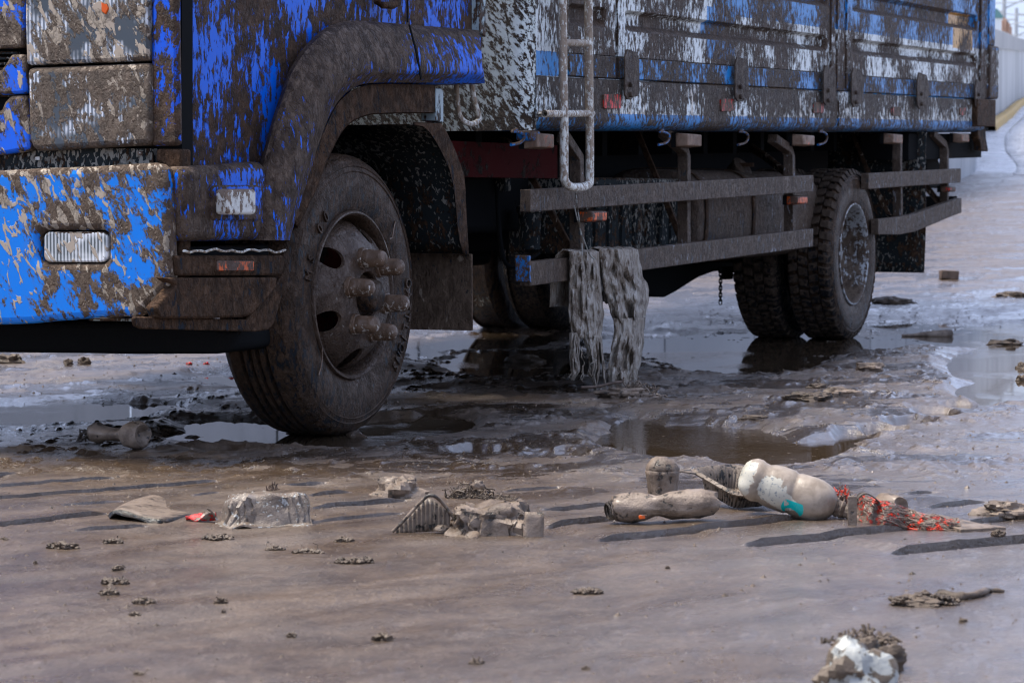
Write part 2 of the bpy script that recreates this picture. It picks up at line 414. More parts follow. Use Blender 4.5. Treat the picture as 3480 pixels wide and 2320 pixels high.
PUDDLES = [  # photograph centre, half sizes, depth
    (1420, 1450, 205, 44, 1.3), (1100, 1500, 250, 34, 1.3), (780, 1470, 220, 46, 1.0), (640, 1500, 170, 26, .9), (150, 1415, 330, 42, .9),
    (480, 1400, 170, 20, .8), (820, 1290, 210, 26, 1.1), (1450, 1205, 80, 20, 1.0), (1600, 1160, 330, 44, 1.0), (1780, 1240, 330, 56, 1.0),
    (2230, 1180, 330, 56, .95), (2560, 1190, 370, 80, 1.3), (2860, 1160, 260, 52, 1.3), (3200, 1138, 430, 50, 1.5), (3450, 1245, 240, 70, 1.5),
    (3420, 1335, 180, 42, 1.4), (2350, 1500, 330, 58, 1.3), (2190, 1470, 140, 50, 1.0), (2620, 1545, 230, 42, 1.2), (2800, 1530, 130, 26, 1.0),
    (2910, 1500, 80, 17, 1.0), (3010, 1478, 80, 13, 1.0), (3100, 1452, 80, 13, 1.0), (3190, 1420, 70, 13, 1.0), (3290, 1390, 90, 13, 1.0), (3380, 1370, 90, 14, 1.0),
    (1640, 1548, 120, 15, .9), (1900, 1565, 120, 15, .6), (700, 1545, 120, 8, .7), (2460, 1020, 260, 22, .5), (2000, 1040, 200, 20, .5)]
STEPS = [(0,1626,64,1618,.5),(0,1661,397,1630,.6),(0,1701,743,1641,.7),(192,1728,431,1709,.4),(641,1692,752,1678,.4),(0,1792,367,1756,.9),(235,1811,513,1794,.6),
    (942,1663,1113,1650,.6),(1042,1700,1195,1682,.8),(1057,1741,1382,1707,.9),(1057,1783,1369,1752,.5),(1704,1678,1901,1662,.6),
    (1838,1752,2080,1726,.8),(1850,1805,2093,1780,1.2),(2026,1848,2721,1780,1.2),(2524,1862,3098,1812,1.4),(3025,1887,3500,1840,1.5),(3264,1799,3480,1770,1.0),
    (3148,1741,3347,1723,.9),(3075,1695,3178,1683,.7)]
_steps = []
for x0, y0, x1, y1, a in STEPS:
    p, q = G(x0, y0, .02)[:2], G(x1, y1, .02)[:2]
    d = q - p; L = np.linalg.norm(d); d = d / L
    _steps.append((p, d, np.array([-d[1], d[0]]), L, a, (x0 <= 0, x1 >= 3480)))
def ground_h(X, Y):
    X = np.asarray(X, float); Y = np.asarray(Y, float)
    Ys = np.maximum(Y, .6)
    q = CAMH
    zc = Ys * math.cos(PITCH) + q * math.sin(PITCH)
    yc = Ys * math.sin(PITCH) - q * math.cos(PITCH)
    px = 1740 + FPX * X / zc; py = 1160 - FPX * yc / zc
    s = Ys / 8.0
    wx = px + 190 * fbm(X * 1.6 / s, Y * .8 / s, 5, 3, .6); wy = py + 62 * fbm(X * 2.6 / s, Y * 1.2 / s, 5, 9, .62)
    pud = np.zeros_like(X)
    for cx, cy, rx, ry, d in PUDDLES:
        r2 = ((wx - cx) / rx) ** 2 + ((wy - cy) / ry) ** 2
        pud = np.maximum(pud, d * np.clip(1.5 - r2, 0, 1))
    pud = np.clip(pud, 0, 1.1) ** 1.25
    ca, sa = math.cos(R(40)), math.sin(R(40))
    A = X * ca + Y * sa; B = -X * sa + Y * ca
    h = .016 + .020 * fbm(X * 1.1, Y * 1.1, 3, 1) + (.0025 + .006 * np.clip((Y - 5.6) / 2, 0, 1)) * fbm(A * 1.3, B * 3.0, 3, 5) + .009 * np.clip((Y - 6.9) / .8, 0, 1) * fbm(X * 5, Y * 3.2, 4, 8, .6) + .0040 * fbm(A * 9, B * 14, 4, 6, .6) * np.clip((Y - 4.6) / 2.5, .15, 1)
    wet = np.clip((py - 1620) / 120, 0, 1)
    lump = np.clip(fbm(X * 13, Y * 9, 4, 12, .6) - .06, 0, 1) * .05
    h = h + lump * (1 - .75 * wet) + .004 * (1 - wet) * fbm(X * 60, Y * 40, 3, 14)
    h = h * (.42 + .58 * (1 - wet)) + wet * .014
    h = h + wet * (.012 * np.clip(fbm(X * 26, Y * 11, 4, 31, .6) - .13, 0, .2) + .0014 * fbm(X * 45, Y * 16, 3, 33))
    h = h - .038 * pud
    for p, d, n, L, a, ends in _steps:
        rx = X - p[0]; ry = Y - p[1]
        al = rx * d[0] + ry * d[1]; ac = rx * n[0] + ry * n[1]
        w = np.ones_like(X)
        if not ends[0]: w = w * np.clip(al / .05, 0, 1)
        if not ends[1]: w = w * np.clip((L - al) / .05, 0, 1)
        up = .75 * (ac > -.001) * np.exp(-np.maximum(ac, 0) / .30)
        dn = -4.0 * (ac <= -.001) * (ac > -.014 - .012 * a + .005 * vn(al * 30, al * 0 + L, 3))
        h = h + a * .0130 * w * (up + dn)
    ramp = .0515 * (np.sqrt((Y - 16.5) ** 2 + 4.0) + (Y - 16.5)) * .5
    tw = np.exp(-(((X - 0) / 3.2) ** 2)) * 0
    return h + ramp
def geo(a, b, r):
    n = max(2, int(math.log(b / a) / r)); return list(a * (b / a) ** (np.arange(n) / n))
ys = geo(.7, 3.7, .03) + geo(3.7, 9.2, .00135) + geo(9.2, 17, .0026) + geo(17, 40, .006) + geo(40, 420, .04) + [420.0]
ts = list(np.linspace(-4, -.5, 22)) + list(np.linspace(-.5, -.24, 46))[1:] + list(np.linspace(-.24, .24, 610))[1:] + list(np.linspace(.24, .5, 46))[1:] + list(np.linspace(.5, 4, 22))[1:]
ys = np.array(ys); ts = np.array(ts)
_w = np.clip((1 / ys - .05) / (.139 - .05), 0, 1); _w = _w * _w * (3 - 2 * _w)
YY = 1 / (1 / ys[:, None] - .113 * np.clip(ts, -.26, .26)[None, :] * _w[:, None]); XX = ts[None, :] * YY
for p, d, n, L, a, ends in _steps:      # mesh rows follow the slot edges exactly
    al = (XX - p[0]) * d[0] + (YY - p[1]) * d[1]; ac = (XX - p[0]) * n[0] + (YY - p[1]) * n[1]
    jr = np.argmin(np.abs(ac), 0); jc = np.arange(XX.shape[1])
    ok = (al[jr, jc] > -.01) & (al[jr, jc] < L + .01) & (np.abs(ac[jr, jc]) < .02)
    YY[jr[ok], jc[ok]] -= ac[jr[ok], jc[ok]] / n[1]
ZZ = ground_h(XX, YY)
nr, nc = XX.shape
co = np.stack([XX, YY, ZZ], -1).reshape(-1, 3).astype(np.float32)
ii = (np.arange(nr - 1)[:, None] * nc + np.arange(nc - 1)[None, :]).reshape(-1)
quads = np.stack([ii, ii + 1, ii + nc + 1, ii + nc], -1).astype(np.int32)
gm = bpy.data.meshes.new('ground')
gm.vertices.add(len(co)); gm.vertices.foreach_set('co', co.ravel())
gm.loops.add(quads.size); gm.loops.foreach_set('vertex_index', quads.ravel())
gm.polygons.add(len(quads)); gm.polygons.foreach_set('loop_start', np.arange(0, quads.size, 4, dtype=np.int32))
gm.polygons.foreach_set('loop_total', np.full(len(quads), 4, np.int32))
gm.update(calc_edges=True); gm.shade_smooth(); gm.set_sharp_from_angle(angle=R(42))
ground = bpy.data.objects.new('ground', gm); COL.objects.link(ground); ground['kind'] = 'structure'
def gz(x, y): return float(ground_h(np.array([x]), np.array([y]))[0])

def ground_mat():
    t = NT('wet_mud')
    x, y, z = t.xyz()
    ang = (0, 0, R(-38))
    st = t.noise(t.mapp((1.3, 4, 3), ang), 1, 6, .6, .8)
    st2 = t.noise(t.mapp((1.6, 5, 3), ang, (4, 2, 0)), 1, 6, .65, .5)
    med = t.noise(t.obj, 9, 6, .65, .3)
    fine = t.noise(t.obj, 130, 5, .7)
    grit = t.voro(t.obj, 190)
    grit2 = t.noise(t.obj, 34, 3, .6)
    c = t.mix(t.mr(med, .35, .65), (.052, .032, .018), (.102, .068, .042))
    c = t.mix(t.mr(st, .45, .62, 0, .22), c, (.135, .104, .082))
    sp = t.ma('MULTIPLY', t.ma('LESS_THAN', grit, .10), t.mr(grit2, .5, .62))
    c = t.mix(sp, c, (.40, .30, .20))
    dk = t.ma('MULTIPLY', t.mr(t.noise(t.obj, 46, 4, .7), .66, .70), .75)
    c = t.mix(dk, c, (.035, .026, .019))
    spk = t.noise(t.mapp((150, 70, 60)), 1, 4, .75)
    c = t.mix(t.mr(spk, .52, .68, 0, .75), c, (.035, .023, .015))
    c = t.mix(t.mr(spk, .44, .34, 0, .6), c, (.20, .152, .115))
    # mud thins out up the ramp; sky sheen is painted into the road colour
    far = t.mr(t.ma('ADD', y, t.ma('MULTIPLY', t.ma('SUBTRACT', t.noise(t.obj, .35, 4, .6), .5), 10)), 35, 39)
    conc = t.mix(t.mr(t.noise(t.mapp((.5, .12, 1)), 1, 4, .5), .4, .6), (.44, .45, .48), (.56, .57, .60))
    c = t.mix(far, c, conc)
    r = t.mr(st2, .35, .65, .27, .50)
    r = t.ma('ADD', r, t.ma('MULTIPLY', t.ma('SUBTRACT', fine, .5), .12))
    r = t.mixf(far, r, .34)
    near = t.mr(y, 6.0, 7.2, .65, 1.0)
    fl = t.noise(t.mapp((1.5, 2.4, 2), ang, (9, 2, 0)), 1, 8, .68, .5)
    film = t.ma('MULTIPLY', t.mr(fl, .475, .54), t.mr(t.ma('ADD', y, t.ma('MULTIPLY', x, .5)), 5.9, 7.0, .12, 1))
    film = t.ma('MULTIPLY', film, t.mr(y, 19, 25, 1, .3))
    c = t.mix(t.ma('MULTIPLY', film, .78), c, (.034, .022, .013))
    r = t.mixf(film, r, .10)
    h = t.ma('ADD', t.ma('MULTIPLY', fine, .55), t.ma('MULTIPLY', t.noise(t.obj, 60, 4, .65), .8))
    h = t.ma('MULTIPLY', h, t.mixf(t.mr(t.noise(t.obj, 2.2, 3, .5), .4, .6), .5, 1.0))
    h = t.ma('MULTIPLY', h, near)
    h = t.ma('MULTIPLY', h, t.mixf(film, 1.25, .22))
    h = t.ma('ADD', h, t.ma('MULTIPLY', sp, .5))
    n = t.bump(h, .9, .0075)
    cw = t.mr(t.noise(t.mapp((1.1, 2.6, 2), ang, (9, 2, 0)), 1, 5, .6, .4), .38, .62, .05, .60)
    cw = t.ma('MINIMUM', 1.0, t.ma('ADD', cw, t.mr(t.ma('ADD', x, t.ma('MULTIPLY', t.ma('SUBTRACT', st2, .5), 1.5)), -.2, .9, 0, .7)))
    cw = t.ma('MULTIPLY', cw, t.mr(t.ma('ADD', y, t.ma('MULTIPLY', t.noise(t.obj, .6, 4, .6), 8)), 19, 25, 1.0, .22))
    m_ = t.fin(c, r, n, spec=1.0, coat=cw, coat_rough=.14)
    t.put(t.p.inputs['Coat Normal'], t.bump(t.ma('ADD', h, t.ma('MULTIPLY', t.noise(t.mapp((1, 1, 1)), 75, 5, .75), 1.2)), .8, .006))
    return m_
gm.materials.append(ground_mat())

def water_mat():
    t = NT('muddy_water')
    rp = t.noise(t.mapp((7, 12, 1)), 1, 3, .5, .6)
    patch = t.mr(t.noise(t.mapp((1.1, .8, 1), (0, 0, 0), (3, 1, 0)), 1, 3, .5), .50, .60)
    rip2 = t.noise(t.mapp((22, 42, 1)), 1, 3, .6, 1.0)
    h = t.ma('ADD', t.ma('MULTIPLY', rp, .10), t.ma('MULTIPLY', t.ma('MULTIPLY', rip2, patch), .9))
    n = t.bump(h, .30, .0035)
    scum = t.mr(t.noise(t.obj, 26, 5, .7), .64, .68)
    c = t.mix(scum, (.042, .029, .018), (.11, .08, .055))
    return t.fin(c, t.mixf(scum, .03, .3), n, spec=.5)
b = MB(); b.add([(-14, 7.02, 0), (14, 7.02, 0), (14, 16.8, 0), (-14, 16.8, 0)], [(0, 1, 2, 3)])
b.build('puddle_water', water_mat(), smooth=0)['kind'] = 'structure'
b = MB(); b.add([(-600, -300, -.08), (600, -300, -.08), (600, 700, -.08), (-600, 700, -.08)], [(0, 1, 2, 3)])
t_ = NT('plain_earth'); t_.fin((.13, .1, .075), .7)
b.build('terrain', t_.m, smooth=0)['kind'] = 'structure'

# ------------------------------------------------------------------ background: retaining wall, kerb, markings, masts
def ramp_z(y): return .0515 * (math.sqrt((y - 16.5) ** 2 + 4.0) + (y - 16.5)) * .5 + .012
def conc_mat(name, c0, c1, seed=0):
    t = NT(name)
    n = t.noise(t.mapp((.6, .6, .25), (0, 0, 0), (seed, 0, 0)), 1, 6, .65)
    s = t.noise(t.mapp((5, 5, .5), (0, 0, 0), (seed, 0, 0)), 1, 4, .6)
    c = t.mix(t.mr(n, .35, .65), c0, c1)
    oi = t.n('ShaderNodeObjectInfo'); c = t.mix(t.mr(oi.outputs['Random'], .0, 1, 0, .45, False), c, tuple(v * .45 for v in c0))
    c = t.mix(t.mr(s, .52, .7, 0, .5), c, tuple(v * .62 for v in c0))
    return t.fin(c, .8, t.bump(n, .3, .02))
M['conc'] = conc_mat('wall_concrete', (.40, .42, .44), (.52, .54, .56))
M['cope'] = conc_mat('coping_concrete', (.34, .35, .36), (.44, .45, .46), 5)
WP = [(-34, 23), (-20, 23.5), (-8, 24), (0, 25.5), (4.2, 29.5), (7.0, 37), (9.1, 48), (11.6, 60), (16.1, 79.5), (21.9, 105), (30.5, 140)]
wall_pts = smooth_path([(x, y, 0) for x, y in WP], 14)
# walk the line in even panel widths
pts = [wall_pts[0]]; acc = 0; last = wall_pts[0]
dense = []
for a, b_ in zip(wall_pts[:-1], wall_pts[1:]):
    for k in range(8): dense.append(a.lerp(b_, k / 8))
dense.append(wall_pts[-1])
PW = 1.45; posts = [dense[0]]; d = 0
for a, b_ in zip(dense[:-1], dense[1:]):
    d += (b_ - a).length
    if d >= PW: posts.append(b_); d = 0
def wall_h(y): return 2.55 + max(0, (y - 30)) * .004
wr_ = empty('retaining_wall', (posts[0].x, posts[0].y, 0), 0, 'long pale concrete panel wall climbing beside the ramp behind the truck', 'wall')
def sub(a, b): return (a[0] - b[0], a[1] - b[1], a[2])
for i in range(len(posts) - 1):
    a, c = posts[i], posts[i + 1]
    tdir = (c - a).normalized(); nrm = Vector((-tdir.y, tdir.x, 0)) * .22
    a2 = a + tdir * .012; c2 = c - tdir * .012
    z0a, z0c = ramp_z(a.y) - .3, ramp_z(c.y) - .3
    ha, hc = ramp_z(a.y) + wall_h(a.y) - .55, ramp_z(c.y) + wall_h(c.y) - .55
    P = [(a2.x, a2.y, z0a), (c2.x, c2.y, z0c), (c2.x + nrm.x, c2.y + nrm.y, z0c), (a2.x + nrm.x, a2.y + nrm.y, z0a),
         (a2.x, a2.y, ha), (c2.x, c2.y, hc), (c2.x + nrm.x, c2.y + nrm.y, hc), (a2.x + nrm.x, a2.y + nrm.y, ha)]
    P = [(x - posts[0].x, y - posts[0].y, z) for x, y, z in P]
    MB().hull8(P).build('concrete_panel', M['conc'], wr_, smooth=0)
rows = []
for p in posts:
    i = posts.index(p); tdir = (posts[min(i + 1, len(posts) - 1)] - posts[max(i - 1, 0)]).normalized(); nn = Vector((-tdir.y, tdir.x, 0))
    z = ramp_z(p.y) + wall_h(p.y); q = p - posts[0]
    prof = [(-.06, -.55), (-.06, -.02), (-.04, 0), (.28, 0), (.28, -.55)]
    rows.append([(q.x + nn.x * o, q.y + nn.y * o, z + h) for o, h in prof])
MB().grid(rows, True).build('coping', M['cope'], wr_, smooth=30)
# yellow kerb line and pale striped strip at the wall foot
t_ = NT('yellow_paint'); t_.fin(t_.mix(t_.mr(t_.noise(t_.obj, 3, 4, .6), .4, .7), (.62, .40, .12), (.5, .38, .2)), .7)
rows = []
for p in [q for q in posts if q.y > 61]:
    i = posts.index(p); tdir = (posts[min(i + 1, len(posts) - 1)] - posts[max(i - 1, 0)]).normalized(); nn = Vector((tdir.y, -tdir.x, 0))
    z = ramp_z(p.y)
    rows.append([(p.x + nn.x * o, p.y + nn.y * o, z + h) for o, h in [(.02, -.05), (.02, .20), (.06, .22), (.24, .22), (.30, .18), (.32, -.05)]])
tag(MB().grid(rows).build('kerb', t_.m, smooth=30), 'faded yellow kerb running along the foot of the concrete wall', 'kerb')
t_ = NT('worn_white_stripe'); t_.fin(t_.mix(t_.mr(t_.noise(t_.obj, 4, 4, .6), .45, .6), (.66, .68, .71), (.57, .58, .61)), .5)
mk_ = MB(); yy = 37.0
while yy < 100:
    f = (yy - 34) / 66
    # the strip keeps beside the wall
    x0 = float(np.interp(yy, [q.y for q in posts], [q.x for q in posts]))
    a = x0 + .7; c = a + 3.2 * yy / 60
    z = lambda v: ramp_z(v) + .012 + .004
    mk_.hull8([(a, yy, z(yy) - .01), (c, yy - .6, z(yy - .6) - .01), (c, yy - .36, z(yy - .36) - .01), (a, yy + .24, z(yy + .24) - .01),
               (a, yy, z(yy) + .006), (c, yy - .6, z(yy - .6) + .006), (c, yy - .36, z(yy - .36) + .006), (a, yy + .24, z(yy + .24) + .006)])
    yy += .8
tag(mk_.build('road_marking', t_.m, smooth=0), kind='structure')
# masts
t_ = NT('mast_steel'); t_.fin((.30, .32, .34), .6)
def at(px, py, Y): return GY(px, py, Y)
def mast(px, top, Y, label, arms):
    c = at(px, 150, Y); zt = at(px, top, Y)[2]
    r = empty('catenary_mast', (c[0], c[1], ramp_z(Y)), 0, label, 'mast', 'masts carrying wires beyond the wall')
    H_ = zt - ramp_z(Y)
    MB().tube([(0, 0, 0), (0, 0, H_)], [.13, .09], 8).build('pole', t_.m, r)
    for dx, dz, l in arms:
        MB().tube([(0, 0, H_ * dz), (l, 0, H_ * dz + dx)], .045, 6).build('arm', t_.m, r)
        MB().lathe([(0, .09), (.08, .14), (.16, .09), (.24, .14), (.32, .08)], (l * .8, 0, H_ * dz + dx * .8), (0, 0, -1), 8, cap=True).build('insulator', t_.m, r)
    return r
mast(3411, -90, 120, 'taller grey mast beside the white cabin, carrying overhead wires', [(.5, .80, 3.4), (.0, .86, 3.0), (-.2, .7, -2.2), (1.3, .72, 2.8), (.2, .93, -2.4)])
mast(3453, 28, 132, 'shorter grey mast at the edge of the photo, right of the brown stack', [(.0, .93, 1.4), (-.3, .8, 1.6), (.9, .68, 2.0), (.0, .87, -1.2)])
wires = [(((3300, 10), (3600, -10)), 118), (((3300, 30), (3600, 55)), 124), (((3380, 90), (3600, 40)), 126), (((3400, 110), (3600, 125)), 128)]
for k, ((p0, p1), Y) in enumerate(wires):
    a, c = at(*p0, Y), at(*p1, Y)
    path = [tuple(a + (c - a) * s - np.array([0, 0, 1.0]) * .5 * s * (1 - s)) for s in np.linspace(0, 1, 9)]
    tag(MB().tube(path, .03, 5).build('overhead_wire', t_.m), ['overhead wire crossing highest above the white cabin', 'overhead wire passing just under the highest one', 'overhead wire rising to the right across the masts', 'lowest overhead wire, just over the wall top'][k], 'wire', 'overhead wires at the top right')
# cabin and stack
c = at(3383, 150, 112)
t1 = NT('cabin_white'); t1.fin((.66, .70, .70), .6)
t2 = NT('cabin_dark'); t2.fin((.05, .09, .11), .3)
t3 = NT('cabin_roof'); t3.fin((.10, .22, .22), .5)
r = empty('signal_cabin', (c[0], c[1], ramp_z(112)), 0, 'small white cabin with a dark green roof above the wall', 'cabin')
z1, z0 = at(3383, 62, 112)[2] - ramp_z(112), 0
MB().box((-.42, 0, 0), (.30, 1.2, z1)).build('wall', t1.m, r, bevel=.02)
MB().prism([(-.50, -.1, z1), (.38, -.1, z1), (.05, -.1, z1 + .42), (-.2, -.1, z1 + .42)], (0, 1.4, 0)).build('roof', t3.m, r)
MB().box((.304, .05, 0), (.62, 1.1, z1 - .15)).build('side_panel', t2.m, r)
MB().box((.36, .03, z1 * .70), (.58, .06, z1 * .82)).build('window', t1.m, r)
c = at(3421, 150, 108)
t4 = NT('rusty_rods'); t4.fin(t4.mix(t4.mr(t4.noise(t4.mapp((9, 9, .4)), 1, 3, .6), .4, .6), (.30, .17, .11), (.46, .30, .22)), .8)
zb = at(3421, 60, 108)[2] - ramp_z(108)
r = empty('rod_stack', (c[0], c[1], ramp_z(108)), 0, 'upright bundle of rusty brown rods behind the wall', 'rods')
for k in range(7):
    MB().tube([(-.2 + k * .066, .05 * (k % 2), 0), (-.2 + k * .066, .05 * (k % 2), zb - abs(k - 1.5) * .09 + .05 * (k % 2))], .034, 7).build('rod', t4.m, r)
# ================================================================== the truck
M['flap'] = mud_mat('mudflap_rubber', (.03, .035, .04), thr=.40, sc3=(36, 36, 18), var=.4, dried=.64, dsc=(14, 14, 8), mud=(.165, .118, .084), mud2=(.10, .07, .05), seed=91, tan=(.34, .28, .22))
truck = empty('truck', tuple(ORG), YAW, 'blue flatbed truck splashed all over with wet brown mud, standing in the puddles', 'truck')
T = truck
def front(name, pts, u, depth, mat, bevel=.006, par=None, **k):
    return MB().prism([U(x, y, u) for x, y in pts], (depth, 0, 0)).build(name, mat, par or T, bevel=bevel, **k)
def side(name, pts, y, depth, mat, bevel=.004, par=None, **k):
    return MB().prism([S(a, b, y) for a, b in pts], (0, depth, 0)).build(name, mat, par or T, bevel=bevel, **k)
def rrect(x0, y0, x1, y1, r, n=4):
    out = []
    for cx, cy, a0 in ((x1 - r, y0 + r, -90), (x1 - r, y1 - r, 0), (x0 + r, y1 - r, 90), (x0 + r, y0 + r, 180)):
        for k in range(n + 1):
            a = R(a0 + 90 * k / n); out.append((cx + r * math.cos(a), cy + r * math.sin(a)))
    return out
UF = -1.12
# cab shell with the wheel arch cut out of its side
arch = [(985, 815), (1003, 740), (1040, 650), (1075, 560), (1105, 470), (1135, 400), (1165, 345), (1205, 300), (1260, 286), (1480, 287), (1640, 287)]
shell = [(622, -1400), (1640, -1300), (1640, 287)] + arch[::-1][1:] + [(622, 820)]
side('cab_body', shell, .02, 2.26, M['cab'], .01)
# door shut line, thin groove piece in front of the shell's edge
side('door_seal', [(617, -1400), (624, -1400), (624, 820), (618, 820)], .012, .05, M['black'], 0)
side('door_trim', [(1385, -200), (1388, -200), (1388, 76), (1385, 76)], .017, .01, M['black'], 0)
# door handle end seen at the top edge
MB().tube([S(1283, -30, -.01), S(1283, 8, -.03), S(1300, 18, -.035), S(1335, 19, -.035), S(1350, 8, -.03), S(1350, -30, -.01)], .013, 8).build('door_handle', M['muddy'], T, smooth=60)
# pale strip closing the back edge of the cab
side('cab_back_strip', [(1627, -1300), (1646, -1300), (1652, 128), (1630, 104)], -.012, .06, M['palemetal'])
# strip panel between headlight and door
front('corner_panel', [(513, -1400), (608, -1400), (600, 0), (606, 495), (511, 497), (512, 0)], UF, .03, M['strip'], .012)
# headlights
lamp = empty('headlight', (0, 0, 0)); lamp.parent = T
front('upper_lens', [(82, -420), (508, -420), (508, 206), (300, 214), (88, 222), (83, 100)], UF - .012, .10, M['lens_up'], .012, par=lamp)
front('lower_lens', [(89, 230), (300, 222), (509, 213), (512, 470), (507, 493), (300, 503), (125, 514), (106, 505), (96, 470)], UF - .015, .11, M['lens_low'], .018, seg=3, par=lamp)
front('bulb_glow_reflector', [(330, 10), (352, 4), (368, 16), (366, 42), (352, 54), (336, 44)], UF - .016, .02, M['amber'], .003, par=lamp, label=None) if False else None
front('turn_bulb', [(343, 6), (362, 12), (368, 30), (358, 50), (344, 40)], UF - .0165, .02, M['amberdark'], .003, par=lamp)
# front face behind the lamps
front('front_panel', [(-1700, -1400), (618, -1400), (618, 560), (-1700, 560)], UF + .06, .06, M['black'], 0)
# grille side with blue flaps
gr = empty('grille', (0, 0, 0)); gr.parent = T
front('flap', [(-1700, -900), (78, -900), (80, 80), (80, 160), (40, 164), (-1700, 170)], UF - .004, .05, M['grilleblue'], .01, par=gr)
front('flap', [(-200, 318), (-200, 250), (0, 240), (18, 215), (36, 184), (83, 184), (87, 317), (60, 320), (0, 323)], UF - .006, .05, M['grilleblue'], .01, par=gr)
front('flap', [(-1700, 520), (-1700, 380), (0, 378), (14, 345), (34, 324), (88, 322), (100, 480), (104, 510), (40, 520), (0, 528)], UF - .006, .05, M['grilleblue'], .012, par=gr)
for k in range(9):
    y = 176 + k * 18
    front('slat', [(-1700, y), (60, y), (60, y + 9), (-1700, y + 9)], UF + .02, .03, M['darkspeck'], .002, par=gr)
# dark recess under the lamps
front('bumper_recess', [(-1700, 505), (520, 505), (520, 600), (-1700, 600)], UF + .035, .04, M['darkspeck'], 0)
front('recess_bracket', [(530, 506), (614, 506), (614, 945), (598, 945), (590, 640), (575, 575), (540, 553), (528, 548)], UF + .01, .06, M['muddy'], .008)
front('bolt', [(118, 531), (134, 531), (134, 545), (118, 545)], UF + .025, .02, M['whitelamp'], .002)
front('bolt', [(466, 515), (480, 515), (480, 527), (466, 527)], UF + .025, .02, M['whitelamp'], .002)
# bumper, with the fog lamp opening cut through
bp = [(-1700, 600), (0, 579), (150, 571), (300, 566), (450, 558), (540, 553), (563, 558), (583, 575), (588, 640), (598, 800), (603, 940), (600, 965), (578, 990),
      (555, 1015), (520, 1050), (495, 1072), (480, 1079), (440, 1076), (400, 1078), (340, 1080), (300, 1082), (240, 1088), (180, 1092), (100, 1100), (0, 1104), (-1700, 1104)]
bp = [(x - (26 if x > 430 else 0), y) for x, y in bp]
bump = MB().prism([U(x, y, UF - .075) for x, y in bp], (.06, 0, 0)).build('bumper', M['bumper'], T, smooth=30)
cut = MB().prism([sub(U(x, y, UF - .075), (.1, 0, 0)) for x, y in rrect(130, 783, 366, 894, 26)], (.4, 0, 0)).build('cutter')
bump = boolean(bump, cut)
bm_ = bump.modifiers.new('bevel', 'BEVEL'); bm_.width = .024; bm_.segments = 4; bm_.limit_method = 'ANGLE'; bm_.angle_limit = R(50)
fog = empty('fog_light', (0, 0, 0)); fog.parent = T
front('lens', rrect(148, 787, 364, 891, 22), UF - .070, .03, M['fog'], .006, par=fog, seg=3)
front('housing', rrect(100, 760, 380, 910, 20), UF - .035, .05, M['black'], .004, par=fog)
# dark crossmember under the bumper
front('crossmember', [(-1700, 1095), (560, 1095), (800, 1120), (797, 1188), (760, 1199), (727, 1203), (600, 1203), (448, 1204), (300, 1201), (0, 1198), (-1700, 1198)], -.66, .30, M['black'], .02, seg=3)
front('bumper_lower_lip', [(300, 1083), (455, 1079), (458, 1092), (300, 1090)], -1.0, .05, M['palemetal'], .003)
# lower guard behind the bumper corner
side('step_upper', [(598, 868), (965, 866), (968, 900), (960, 937), (603, 937)], -.045, .044, M['muddy'], .008)
side('step_lower', [(560, 943), (945, 941), (940, 978), (905, 1020), (858, 1070), (830, 1078), (700, 1083), (545, 1083), (532, 1045), (600, 968)], -.043, .042, M['muddy'], .010)
MB().box((-1.03, .0, .50), (-.56, .30, .66)).build('step_box', M['black'], T, bevel=.01)
side('splash_guard', [(968, 924), (978, 932), (974, 960), (950, 1040), (932, 1098), (916, 1120), (872, 1127), (480, 1117), (462, 1108), (455, 1086), (460, 1075), (840, 1085), (930, 980)], -.022, .012, M['muddy'], .004)
pl = [S(625 + k * 18, 852 + 4 * math.sin(k * 1.9) + 3 * math.sin(k * .8), -.05 + .004 * math.sin(k * 2.3)) for k in range(20)]
MB().tube(pl, .0065, 6, flat=.6).build('torn_rubber_strip', M['ladder'], T)
ind = empty('side_indicator', (0, 0, 0)); ind.parent = T
side('lens', rrect(738, 886, 864, 920, 5), -.052, .02, M['amberdark'], .002, par=ind)
side('frame', rrect(730, 878, 872, 927, 7), -.048, .01, M['muddy'], .003, par=ind)
# wheel arch flare: outer edge, inner edge in the photograph
ST = [((845, 817), (985, 817)), ((852, 760), (998, 768)), ((862, 700), (1014, 712)), ((870, 640), (1034, 650)), ((876, 590), (1050, 595)), ((886, 548), (1062, 560)), ((902, 490), (1078, 505)), ((918, 430), (1096, 455)),
      ((935, 375), (1112, 412)), ((952, 325), (1126, 383)), ((975, 258), (1146, 350)), ((1008, 196), (1170, 322)), ((1052, 140), (1200, 299)),
      ((1108, 94), (1226, 288)), ((1175, 72), (1255, 283)), ((1240, 72), (1300, 281)), ((1330, 79), (1360, 281)), ((1400, 85), (1430, 281)), ((1500, 93), (1520, 282)), ((1590, 100), (1600, 283)), ((1628, 104), (1648, 284))]
prof = [(0, .028), (0, -.005), (.06, -.034), (.16, -.052), (.38, -.072), (.60, -.086), (.78, -.090), (.84, -.086), (.94, -.060), (1.0, -.048), (1.0, .0), (.99, .05)]
rows = []
o_s = smooth_path([(a[0], a[1], 0) for a, _ in ST], 3); i_s = smooth_path([(b_[0], b_[1], 0) for _, b_ in ST], 3)
for a, c in zip(o_s, i_s):
    row = []
    for t, y in prof:
        p = a.lerp(c, t); row.append(S(p.x, p.y, y))
    rows.append(row)
fl = MB().grid(rows); n = len(prof)
fl.F.append(tuple(range(n))); fl.F.append(tuple(range(len(fl.V) - n, len(fl.V))))
fl.build('wheel_arch_flare', M['fender'], T, smooth=38)
side('flare_seam', [(1391, 84), (1394, 84), (1420, 180), (1434, 260), (1432, 272), (1429, 260), (1415, 180)], -.0905, .004, M['black'], 0)
